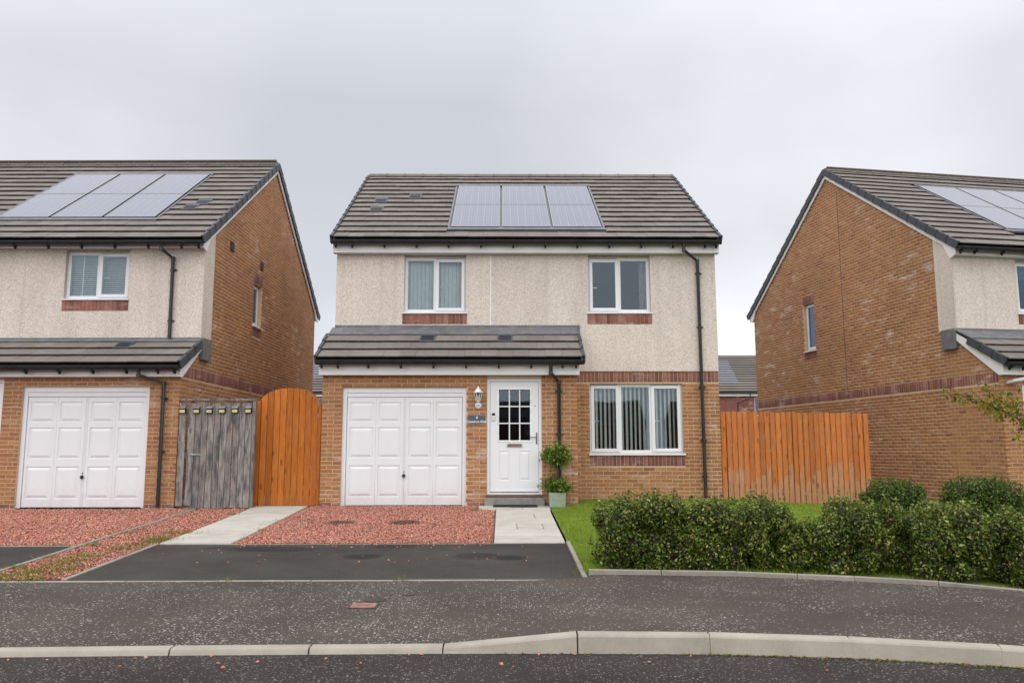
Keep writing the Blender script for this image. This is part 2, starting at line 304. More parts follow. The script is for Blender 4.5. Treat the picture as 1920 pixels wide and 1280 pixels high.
# ------------------------------------------------------------------ mesh helpers
def add(o, parent=None):
    COL.objects.link(o)
    if parent is not None: o.parent = parent
    return o
def empty(name, loc=(0, 0, 0), rz=0.0, parent=None):
    o = bpy.data.objects.new(name, None); o.location = loc; o.rotation_euler = (0, 0, rz); o.empty_display_size = 0.2
    return add(o, parent)
def tag(o, label, cat, group=None, kind=None):
    if label: o['label'] = label
    if cat: o['category'] = cat
    if group: o['group'] = group
    if kind: o['kind'] = kind
    return o
def struct(o): o['kind'] = 'structure'; return o

class MB:
    def __init__(self, m=1): self.v = []; self.f = []; self.m = m
    def quadbox(self, pts):                     # 8 points: bottom ring 4, top ring 4
        b = len(self.v); self.v += [tuple(p) for p in pts]
        for q in ((0, 3, 2, 1), (4, 5, 6, 7), (0, 1, 5, 4), (1, 2, 6, 5), (2, 3, 7, 6), (3, 0, 4, 7)): self.f.append(tuple(b+i for i in q))
        return self
    def box(self, x0, x1, y0, y1, z0, z1):
        return self.quadbox([(x0, y0, z0), (x1, y0, z0), (x1, y1, z0), (x0, y1, z0), (x0, y0, z1), (x1, y0, z1), (x1, y1, z1), (x0, y1, z1)])
    def ext(self, ring0, ring1, cap=True):      # loft between two rings of equal count
        n = len(ring0); b = len(self.v); self.v += [tuple(p) for p in ring0] + [tuple(p) for p in ring1]
        for i in range(n):
            j = (i+1) % n; self.f.append((b+i, b+j, b+n+j, b+n+i))
        if cap: self.f.append(tuple(b+i for i in reversed(range(n)))); self.f.append(tuple(b+n+i for i in range(n)))
        return self
    def prism_x(self, poly, x0, x1): return self.ext([(x0, y, z) for y, z in poly], [(x1, y, z) for y, z in poly])
    def prism_y(self, poly, y0, y1): return self.ext([(x, y0, z) for x, z in poly], [(x, y1, z) for x, z in poly])
    def tube(self, path, r, n=10, taper=None):
        path = [Vector(p) for p in path]; rings = []
        for i, p in enumerate(path):
            d = (path[min(i+1, len(path)-1)] - path[max(i-1, 0)]).normalized()
            a = d.cross(Vector((0, 1, 0.01))) if abs(d.y) < 0.9 else d.cross(Vector((1, 0, 0)))
            a.normalize(); b = d.cross(a)
            rr = r if taper is None else taper[i]
            rings.append([p + a*rr*math.cos(2*math.pi*k/n) + b*rr*math.sin(2*math.pi*k/n) for k in range(n)])
        base = len(self.v)
        for q in rings: self.v += [tuple(p) for p in q]
        for i in range(len(rings)-1):
            for k in range(n):
                j = (k+1) % n; self.f.append((base+i*n+k, base+i*n+j, base+(i+1)*n+j, base+(i+1)*n+k))
        self.f.append(tuple(base+k for k in reversed(range(n)))); self.f.append(tuple(base+(len(rings)-1)*n+k for k in range(n)))
        return self
    def lathe(self, prof, c, axis='z', n=12):   # prof: (r, h)
        base = len(self.v)
        for r, h in prof:
            for k in range(n):
                a = 2*math.pi*k/n; x, y = r*math.cos(a), r*math.sin(a)
                self.v.append((c[0]+x, c[1]+y, c[2]+h) if axis == 'z' else (c[0]+x, c[1]+h, c[2]+y))
        for i in range(len(prof)-1):
            for k in range(n):
                j = (k+1) % n; self.f.append((base+i*n+k, base+i*n+j, base+(i+1)*n+j, base+(i+1)*n+k))
        self.f.append(tuple(base+k for k in reversed(range(n)))); self.f.append(tuple(base+(len(prof)-1)*n+k for k in range(n)))
        return self
    def mesh(self, name, material, smooth=False):
        v = [(self.m*x, y, z) for x, y, z in self.v]; me = bpy.data.meshes.new(name)
        me.from_pydata(v, [], self.f); bm = bmesh.new(); bm.from_mesh(me); bmesh.ops.recalc_face_normals(bm, faces=bm.faces); bm.to_mesh(me); bm.free()
        if material: me.materials.append(MATS[material])
        if smooth:
            me.polygons.foreach_set('use_smooth', [True]*len(me.polygons))
            try: me.set_sharp_from_angle(angle=R(40))
            except Exception: pass
        return me
    def build(self, name, material, parent=None, smooth=False, loc=None, rz=0.0, bevel=0.0):
        o = bpy.data.objects.new(name, self.mesh(name, material, smooth))
        if loc is not None: o.location = loc
        o.rotation_euler = (0, 0, rz)
        if bevel: b = o.modifiers.new('bevel', 'BEVEL'); b.width = bevel; b.segments = 2; b.limit_method = 'ANGLE'
        return add(o, parent)
def np_mesh(name, verts, tris, material, parent=None, k=3):
    me = bpy.data.meshes.new(name); nv, nt = len(verts), len(tris)
    me.vertices.add(nv); me.vertices.foreach_set('co', np.asarray(verts, np.float32).ravel())
    me.loops.add(nt*k); me.loops.foreach_set('vertex_index', np.asarray(tris, np.int32).ravel())
    me.polygons.add(nt); me.polygons.foreach_set('loop_start', np.arange(0, nt*k, k, dtype=np.int32))
    me.update(calc_edges=True); me.validate(); me.materials.append(MATS[material])
    return add(bpy.data.objects.new(name, me), parent)
def wall_open(mb, u0, u1, z0, z1, ops, y0, y1):
    xs = sorted({u0, u1} | {min(max(a, u0), u1) for o in ops for a in (o[0], o[1])})
    for a, b in zip(xs, xs[1:]):
        if b-a < 1e-4: continue
        mid = (a+b)/2; cuts = sorted((o[2], o[3]) for o in ops if o[0] < mid < o[1]); z = z0
        for c0, c1 in cuts:
            if c0 > z+1e-4: mb.box(a, b, y0, y1, z, min(c0, z1))
            z = max(z, c1)
        if z < z1-1e-4: mb.box(a, b, y0, y1, z, z1)
    return mb
def panel_inset(mb, x0, x1, z0, z1, y, lip=0.012, depth=0.012, field=0.05, up=0.004):
    # moulded door panel: sinks at the lip, slopes back up to a raised field; outward is -y
    rings = [(0, 0.0), (lip, depth), (lip+field, -up)]
    base = len(mb.v)
    for ins, d in rings:
        mb.v += [(x0+ins, y+d, z0+ins), (x1-ins, y+d, z0+ins), (x1-ins, y+d, z1-ins), (x0+ins, y+d, z1-ins)]
    for i in range(2):
        for k in range(4):
            j = (k+1) % 4; mb.f.append((base+i*4+k, base+i*4+j, base+i*4+4+j, base+i*4+4+k))
    mb.f.append((base+8, base+9, base+10, base+11))

# unit brick and unit roof tile, shared by every piece
def unit_brick(material):
    a, b, d = 0.488, 0.455, 0.0035
    V = [(-.5, d, -.5), (.5, d, -.5), (.5, d, .5), (-.5, d, .5), (-a, 0, -b), (a, 0, -b), (a, 0, b), (-a, 0, b), (-.5, .05, -.5), (.5, .05, -.5), (.5, .05, .5), (-.5, .05, .5)]
    Fc = [(4, 5, 6, 7), (0, 1, 5, 4), (1, 2, 6, 5), (2, 3, 7, 6), (3, 0, 4, 7), (8, 9, 1, 0), (9, 10, 2, 1), (10, 11, 3, 2), (11, 8, 0, 3)]
    me = bpy.data.meshes.new('brick'); me.from_pydata(V, [], Fc); me.materials.append(MATS[material])
    return me, np.array(V), Fc
UB = {k: unit_brick(k) for k in ('brick', 'red_brick')}
GAUGE = 0.362
def unit_tile(gauge):
    L = gauge+0.07; zb, zt = 0.048, 0.066
    V = [(-.5, 0, zb), (.5, 0, zb), (.5, L, 0.004), (-.5, L, 0.004), (-.5, 0.014, zt), (.5, 0.014, zt), (.5, L, 0.026), (-.5, L, 0.026)]
    Fc = [(0, 3, 2, 1), (4, 5, 6, 7), (0, 1, 5, 4), (1, 2, 6, 5), (2, 3, 7, 6), (3, 0, 4, 7)]
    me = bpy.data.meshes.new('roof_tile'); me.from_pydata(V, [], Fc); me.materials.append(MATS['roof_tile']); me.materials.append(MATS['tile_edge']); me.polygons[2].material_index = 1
    return me, np.array(V), Fc
UT, UTV, UTF = unit_tile(GAUGE)

def lay(z0, z1, ivs, red=lambda k, z: False, bond=0.0):
    out = []; k = 0; z = z0
    while z < z1-0.03:
        for a, b in ivs(z, min(z+0.075, z1)):
            off = bond + (0.1125 if k % 2 else 0.0); u = math.floor((a-off)/0.225)*0.225+off
            st = a
            while u < b-1e-6:
                p, q = max(u, st), min(u+0.225, b)
                if b-q < 0.06: q = b
                if q-p >= 0.06 or (q == b and q-p > 0.02):
                    out.append(('red_brick' if red(k, z) else 'brick', p+(0.005 if p > a+1e-6 else 0.0005), q-(0.005 if q < b-1e-6 else 0.0005), z+0.005, min(z+0.07, z1))); st = q
                u += 0.225
                if q == b: break
        z += 0.075; k += 1
    return out
def soldier(u0, u1, z0, z1):
    n = max(1, round((u1-u0)/0.075)); s = (u1-u0)/n
    return [('red_brick', u0+i*s+0.005, u0+(i+1)*s-0.005, z0+0.004, z1-0.004) for i in range(n)]
def sub_iv(a, b, cuts):
    iv = [(a, b)]
    for c, d in cuts:
        nx = []
        for p, q in iv:
            if d <= p or c >= q: nx.append((p, q)); continue
            if c > p: nx.append((p, c))
            if d < q: nx.append((d, q))
        iv = nx
    return iv
def front_ivs(u0, u1, ops):
    def fn(za, zb):
        zm = (za+zb)/2
        return sub_iv(u0, u1, [(o[0], o[1]) for o in ops if o[2] < zm < o[3]])
    return fn

def place_bricks(bricks, wall, root, m, limit=300):
    # bricks: (material, u0, u1, z0, z1, kind, plane)  kind F: faces -y at y=plane, G: gable x=0, faces -x
    Mw = Matrix.Translation(root.location) @ Matrix.Rotation(root.rotation_euler.z, 4, 'Z'); sco = []
    for b in bricks:
        u, z = (b[1]+b[2])/2, (b[3]+b[4])/2
        if b[5] == 'F': c = Vector((m*u, b[6], z)); nrm = Vector((0, -1, 0))
        else: c = Vector((0, u, z)); nrm = Vector((-m, 0, 0))
        cw = Mw @ c; nw = Mw.to_3x3() @ nrm; dv = Vector(CAM)-cw; d = dv.length
        q = _R2.dot(-dv)/max(_F.dot(-dv), .1)*FPX
        sco.append((b[2]-b[1])*(b[4]-b[3])*max(nw.dot(dv)/d, 0)/d**2*(1.0 if abs(q) < 960 else 0.01))
    order = np.argsort(-np.array(sco)); V = {'brick': [], 'red_brick': []}
    for r, i in enumerate(order):
        mt, u0, u1, z0, z1, kind, pl = bricks[i]; me, UV, UF = UB[mt]; wd, ht = u1-u0, z1-z0
        dp = random.uniform(-0.0012, 0.0012)
        if r < limit:
            o = bpy.data.objects.new('brick', me); o.scale = (wd, 1, ht)
            if kind == 'F': o.location = (m*(u0+u1)/2, pl+dp, (z0+z1)/2)
            else: o.location = (m*dp, (u0+u1)/2, (z0+z1)/2); o.rotation_euler = (0, 0, R(-90)*m)
            add(o, wall)
        else:
            v = UV*np.array([wd, 1, ht])
            if kind == 'F': v = v + np.array([m*(u0+u1)/2, pl+dp, (z0+z1)/2])
            else: v = np.stack([m*(v[:, 1]+dp), -m*v[:, 0]+(u0+u1)/2, v[:, 2]+(z0+z1)/2], 1)
            V[mt].append(v)
    for mt, vs in V.items():
        if vs:
            vv = np.concatenate(vs); fq = (np.array(UB[mt][2])[None]+12*np.arange(len(vs))[:, None, None]).reshape(-1, 4)
            o = np_mesh('brickwork', vv, fq, mt, wall, 4); o['kind'] = 'stuff'

def roof_frame(y0, z0, y1, z1):
    L = math.hypot(y1-y0, z1-z0); a = math.atan2(z1-z0, y1-y0); return L, a
def lay_tiles(root, roof, m, x0, x1, y0, z0, y1, z1, cut=None, limit=300, gauge=GAUGE, vents=(), smax=None, flip=False, bond=0):
    # tiles over a slope that rises from (y0,z0) to (y1,z1)
    L, a = roof_frame(y0, z0, y1, z1); L2 = smax or L; tl = []; k = 0
    while k*gauge < L2-0.05:
        s = k*gauge; off = 0.15 if (k+bond) % 2 else 0.0; u = x0-off
        while u < x1:
            p, q = max(u, x0), min(u+0.30, x1); segs = [(p, q)]
            if cut and cut[2]-0.1 < s+gauge*0.5 < cut[3]+0.02: segs = sub_iv(p, q, [(cut[0], cut[1])])
            for (p_, q_) in segs:
                if q_-p_ > 0.02:
                    vt = any(p_ <= vx < q_ and abs(k-vk) < 0.1 for vx, vk in vents)
                    tl.append((p_+0.0015, q_-0.0015, s, vt))
            u += 0.30
        k += 1
    ca, sa = math.cos(a), math.sin(a)
    Mw = Matrix.Translation(root.location) @ Matrix.Rotation(root.rotation_euler.z, 4, 'Z')
    sco = []
    for t in tl:
        c = Mw @ Vector((m*(t[0]+t[1])/2, y0+t[2]*ca, z0+t[2]*sa)); dv = c-Vector(CAM)
        q = _R2.dot(dv)/max(_F.dot(dv), .1)*FPX; sco.append(-(t[1]-t[0])/dv.length*(1 if abs(q) < 980 else 0.001))
    vs = []
    for r, i in enumerate(np.argsort(sco)):
        p, q, s, vt = tl[i]
        if vt:
            o = MB().box(-.5, .5, 0, GAUGE, 0.03, 0.062).build('vent_tile', 'vent_tile', roof)
            o.scale = (q-p, 1, 1); o.location = (m*(p+q)/2, y0+s*ca, z0+s*sa); o.rotation_euler = (a, 0, 0)
            gbm = MB()
            for j in range(5): gbm.box(-.4, .4, 0.05+j*0.05, 0.075+j*0.05, 0.060, 0.070)
            gbm.build('louvre', 'dark_metal', o)
            continue
        jz = random.uniform(-0.002, 0.003)
        if r < limit:
            o = bpy.data.objects.new('tile', UT); o.scale = (q-p, 1, 1)
            o.location = (m*(p+q)/2, y0+s*ca-jz*sa, z0+s*sa+jz*ca); o.rotation_euler = (a, 0, 0); add(o, roof)
        else:
            v = UTV*np.array([q-p, 1, 1])
            vs.append(np.stack([v[:, 0]+m*(p+q)/2, y0+(s+v[:, 1])*ca-(v[:, 2]+jz)*sa, z0+(s+v[:, 1])*sa+(v[:, 2]+jz)*ca], 1))
    if vs:
        fq = (np.array(UTF)[None]+8*np.arange(len(vs))[:, None, None]).reshape(-1, 4)
        o = np_mesh('tiles', np.concatenate(vs), fq, 'roof_tile', roof, 4); o['kind'] = 'stuff'
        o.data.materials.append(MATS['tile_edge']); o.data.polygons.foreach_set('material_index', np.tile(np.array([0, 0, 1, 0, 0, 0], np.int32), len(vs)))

def window(root, m, cx, y, z0, z1, wd, lights, rz=0.0, x=None, name='window', handle=True, sill=0.06, sillover=0.03):
    # local frame: x across, -y outwards, z up from sill; lights: (kind, x0, x1)
    h = z1-z0; fw = 0.055; loc = (m*cx, y, z0) if x is None else (x, y, z0)
    mb = MB().box(-wd/2, -wd/2+fw, 0, 0.07, 0, h).box(wd/2-fw, wd/2, 0, 0.07, 0, h).box(-wd/2+fw, wd/2-fw, 0, 0.07, 0, fw).box(-wd/2+fw, wd/2-fw, 0, 0.07, h-fw, h)
    for a, b in zip(lights, lights[1:]): mb.box(a[2]-fw/2, a[2]+fw/2, 0, 0.07, fw, h-fw)
    win = mb.build(name, 'white_plastic', root, loc=loc, rz=rz, bevel=0.004)
    for i, (kind, a, b) in enumerate(lights):
        a2 = a+(fw/2 if i else fw); b2 = b-(fw/2 if i < len(lights)-1 else fw)
        if kind == 'open':
            s = 0.065; oa, ob = a2-0.022, b2+0.022; za, zb = fw-0.022, h-fw+0.022
            sm = MB().box(oa, oa+s, -0.022, 0.05, za, zb).box(ob-s, ob, -0.022, 0.05, za, zb).box(oa+s, ob-s, -0.022, 0.05, za, za+s).box(oa+s, ob-s, -0.022, 0.05, zb-s, zb)
            sash = sm.build('sash', 'white_plastic', win, bevel=0.006)
            g0 = MB().box(oa+s+0.002, ob-s-0.002, -0.001, 0.004, za+s+0.002, zb-s-0.002).build('pane', 'glass', win)
            MB().box(oa+s-0.012, oa+s+0.004, 0.05, 0.075, h*0.45, h*0.48).box(oa+s, oa+s+0.10, 0.062, 0.078, h*0.455, h*0.472).build('handle', 'white_plastic', win)
            MB().box(oa, oa+0.05+(ob-oa)*0.85, -0.010, 0.0, h-fw+0.026, h-fw+0.034).build('trickle_vent', 'tray_grey', win)
        else:
            MB().box(a2+0.002, b2-0.002, 0.012, 0.017, fw+0.002, h-fw-0.002).build('pane', 'glass', win)
            MB().box(a2-0.0, a2+0.012, 0.002, 0.012, fw, h-fw).box(b2-0.012, b2, 0.002, 0.012, fw, h-fw).box(a2+0.012, b2-0.012, 0.002, 0.012, fw, fw+0.012).box(a2+0.012, b2-0.012, 0.002, 0.012, h-fw-0.012, h-fw).build('bead', 'white_plastic', win)
    if sill:
        MB().prism_x([(-sill-0.06, -0.035), (-sill-0.06, -0.008), (0.02, 0.0), (0.06, 0.0), (0.06, -0.035)], -wd/2-sillover, wd/2+sillover).build('sill', 'white_plastic', win, bevel=0.003)
    return win

def gutter(root, m, x0, x1, y, z, roof_name='gutter', brk=()):
    n = 8; ro, ri = 0.060, 0.054
    pro = [(y-ro*math.cos(math.pi*k/n), z-ro*1.35*math.sin(math.pi*k/n)) for k in range(n+1)]; pri = [(y-ri*math.cos(math.pi*k/n), z-ri*1.3*math.sin(math.pi*k/n)) for k in reversed(range(n+1))]
    mb = MB(m).prism_x(pro+pri, x0, x1); full = [(y-0.063*math.cos(math.pi*k/n), z+0.002-0.085*math.sin(math.pi*k/n)) for k in range(n+1)]
    mb.prism_x(full, x0-0.008, x0).prism_x(full, x1, x1+0.008)
    gt = mb.build('gutter', 'black_plastic', root, smooth=True)
    for b in brk:
        MB(m).box(b-0.019, b+0.019, y-0.062, y+0.05, z-0.112, z-0.078).box(b-0.019, b+0.019, y+0.045, y+0.075, z-0.14, z+0.0).build('gutter_bracket', 'rubber', gt)
    return gt
def downpipe(root, m, path, clips=()):
    p = MB(m).tube(path, 0.034, 12).build('downpipe', 'black_plastic', root, smooth=True)
    for i in (1, 2):
        if i < len(path)-1:
            a = Vector(path[i]); MB(m).lathe([(0.040, -0.035), (0.040, 0.035)], a, n=12).build('pipe_socket', 'black_plastic', p)
    x, y, _ = path[-1]
    for z in clips: MB(m).lathe([(0.041, -0.012), (0.041, 0.012)], (x, y, z)).box(x-0.065, x+0.065, y+0.015, y+0.06, z-0.012, z+0.012).build('pipe_clip', 'black_plastic', p)
    return p

def garage_door(root, m, x0, x1, zt, y, zb=0.0):
    fw = 0.075; d = MB(m).box(x0, x0+fw, y, y+0.09, zb, zt).box(x1-fw, x1, y, y+0.09, zb, zt).box(x0+fw, x1-fw, y, y+0.09, zt-0.10, zt).build('garage_door', 'white_door', root, bevel=0.004)
    MB(m).box(x0+fw, x1-fw, y+0.012, y+0.09, zt-0.18, zt-0.104).build('head_panel', 'white_door', d, bevel=0.003)
    a, b = x0+fw+0.008, x1-fw-0.008; top = zt-0.188; bot = zb+0.018; n = 4; cw = (b-a)/n; yl = y+0.022
    MB(m).box(a, b, yl+0.03, yl+0.05, bot, top).build('door_back', 'white_door', d)
    H = top-bot
    rows = [(0.075, 0.365), (0.435, 0.720), (0.770, 0.955)]
    for i in range(n):
        gap = 0.006 if i in (1,) else 0.002
        c0 = a+i*cw+(0.0015 if i else 0); c1 = a+(i+1)*cw-(0.0015 if i < n-1 else 0)
        mid = 0.03 if i == 1 else 0.0; mid0 = 0.03 if i == 2 else 0.0
        p0, p1 = c0+0.045+mid0, c1-0.045-mid
        ops = [(p0, p1, bot+H*r0, bot+H*r1) for r0, r1 in rows]
        leaf_ = wall_open(MB(m), c0, c1, bot, top, ops, yl, yl+0.03).build('door_leaf', 'white_door', d)
        for o in ops:
            pm = MB(m); panel_inset(pm, o[0], o[1], o[2], o[3], yl, 0.010, 0.016, 0.052, 0.002); pm.build('door_panel', 'white_door', leaf_)
    MB(m).box((a+b)/2-0.026, (a+b)/2-0.020, yl-0.008, yl, bot, top).box((a+b)/2+0.020, (a+b)/2+0.026, yl-0.008, yl, bot, top).build('centre_rib', 'white_door', d)
    hz = bot+H*0.27
    MB(m).lathe([(0.018, 0.0), (0.030, -0.012), (0.034, -0.03), (0.026, -0.045)], ((a+b)/2, yl-0.001, hz), axis='y').box((a+b)/2-0.004, (a+b)/2+0.004, yl-0.012, yl, hz+0.05, hz+0.085).build('lock_handle', 'rubber', d, smooth=True)
    MB(m).box(a, b, yl-0.004, yl+0.03, zb+0.002, zb+0.016).build('bottom_seal', 'rubber', d)
    return d

def front_door(root, m, x0, x1, z0, z1, y):
    fw = 0.055
    d = MB(m).box(x0, x0+fw, y, y+0.08, z0+0.05, z1).box(x1-fw, x1, y, y+0.08, z0+0.05, z1).box(x0+fw, x1-fw, y, y+0.08, z1-fw, z1).box(x0+fw, x1-fw, y, y+0.08, z0+0.05, z0+0.085).build('front_door', 'white_plastic', root, bevel=0.004)
    MB(m).box(x0-0.01, x1+0.01, y-0.05, y+0.08, z0, z0+0.048).build('sill', 'sill_brown', d, bevel=0.004)
    a, b, lb, lt = x0+fw+0.006, x1-fw-0.006, z0+0.095, z1-fw-0.006; yl = y+0.016; w_ = b-a
    ga, gb, gz0, gz1 = a+0.165, b-0.155, 1.195, 2.135
    pz0, pz1 = 0.46, 0.995; p1 = (ga-0.0, ga+0.20); p2 = (gb-0.20, gb)
    leaf_ = wall_open(MB(m), a, b, lb, lt, [(ga, gb, gz0, gz1), (p1[0], p1[1], pz0, pz1), (p2[0], p2[1], pz0, pz1)], yl, yl+0.044).build('door_leaf', 'white_plastic', d)
    for p in (p1, p2):
        pm = MB(m); panel_inset(pm, p[0], p[1], pz0, pz1, yl, 0.010, 0.012, 0.035, 0.002); pm.build('door_panel', 'white_plastic', leaf_)
    MB(m).box(ga-0.03, gb+0.03, yl-0.010, yl, gz1, gz1+0.03).box(ga-0.03, gb+0.03, yl-0.010, yl, gz0-0.03, gz0).box(ga-0.03, ga, yl-0.010, yl, gz0, gz1).box(gb, gb+0.03, yl-0.010, yl, gz0, gz1).build('glazing_frame', 'lamp_white', leaf_, bevel=0.003)
    cw, ch = (gb-ga)/3, (gz1-gz0)/3
    for i in range(3):
        for j in range(3): MB(m).box(ga+i*cw+0.010, ga+(i+1)*cw-0.010, yl+0.016, yl+0.021, gz0+j*ch+0.010, gz0+(j+1)*ch-0.010).build('pane', 'glass', leaf_)
    bars = MB(m)
    for i in (1, 2): bars.box(ga+i*cw-0.011, ga+i*cw+0.011, yl+0.006, yl+0.024, gz0, gz1)
    for j in (1, 2):
        for i in range(3): bars.box(ga+i*cw+(0.011 if i else 0), ga+(i+1)*cw-(0.011 if i < 2 else 0), yl+0.007, yl+0.023, gz0+j*ch-0.011, gz0+j*ch+0.011)
    bars.build('glazing_bar', 'white_plastic', leaf_)
    cx = (ga+gb)/2
    lp = MB(m).box(cx-0.145, cx+0.145, yl-0.014, yl, 1.065, 1.14).build('letter_plate', 'chrome', d, bevel=0.006)
    MB(m).box(cx-0.125, cx+0.125, yl-0.019, yl-0.0145, 1.08, 1.125).build('flap', 'dark_steel', lp, bevel=0.002)
    MB(m).box(cx-0.055, cx+0.035, yl-0.0215, yl-0.0195, 1.088, 1.117).build('sticker', 'red_sticker', lp)
    hx = b-0.035
    hp = MB(m).box(hx-0.014, hx+0.014, yl-0.012, yl, 1.12, 1.34).build('handle_plate', 'dark_steel', d, bevel=0.006)
    MB(m).tube([(hx, yl-0.012, 1.25), (hx, yl-0.045, 1.25), (hx-0.03, yl-0.05, 1.25), (hx-0.125, yl-0.05, 1.248)], 0.009, 8).build('lever', 'dark_steel', hp, smooth=True)
    MB(m).lathe([(0.011, 0.0), (0.009, -0.006)], (b-0.06, yl-0.001, 1.83), axis='y').build('spy_hole', 'rubber', d)
    MB(m).box(a+0.0, b-0.0, yl-0.022, yl-0.002, lb+0.005, lb+0.04).build('weather_bar', 'white_plastic', d, bevel=0.004)
    return d

def solar_panel(roof, m, xc, s, wd, ln, y0, z0, a):
    o = MB().box(-wd/2, wd/2, 0, ln, 0.045, 0.078).build('solar_panel', 'dark_metal', roof)
    o.location = (m*xc, y0+s*math.cos(a), z0+s*math.sin(a)); o.rotation_euler = (a, 0, 0)
    MB().box(-wd/2, wd/2, 0.0, 0.012, 0.0785, 0.082).box(-wd/2, wd/2, ln-0.012, ln, 0.0785, 0.082).box(-wd/2, -wd/2+0.012, 0.012, ln-0.012, 0.0785, 0.082).box(wd/2-0.012, wd/2, 0.012, ln-0.012, 0.0785, 0.082).build('panel_frame', 'steel_silver', o)
    c = MB().box(-0.495, 0.495, 0.0, 1.62, 0, 0.0015).build('cell_sheet', 'solar_cells', o)
    c.scale = ((wd-0.026)/0.99, (ln-0.026)/1.62, 1); c.location = (0, 0.013, 0.0786)
    return o

def verge(roof, m, x, y0, z0, y1, z1, side, gauge=GAUGE, back=False):
    L, a = roof_frame(0, z0, abs(y1-y0), z1); ca, sa = math.cos(a), math.sin(a); n = int(round((L-0.05)/gauge)); gg = L/n
    for k in range(n):
        mb = MB().box(-0.020, 0.012, 0, gg+0.01, -0.085, 0.076).box(0.012, 0.035, 0, gg+0.01, 0.062, 0.076)
        # wedge: lower end stands proud of the one below
        mb.v = [(vx-(0.008 if vy < 0.01 else 0), vy, vz+(0.012 if vy < 0.01 else -0.006)) for vx, vy, vz in mb.v]
        o = mb.build('verge_cap', 'verge_plastic', roof)
        o.location = (m*x, y0+k*gg*ca, z0+k*gg*sa); o.rotation_euler = (a, 0, 0)
        if back: o.location = (m*x, y0-k*gg*ca, z0+k*gg*sa); o.rotation_euler = (-a, 0, 0); o.scale = (1, -1, 1)
        sx = (1 if side < 0 else -1)*m
        o.scale = (sx, o.scale[1], 1)

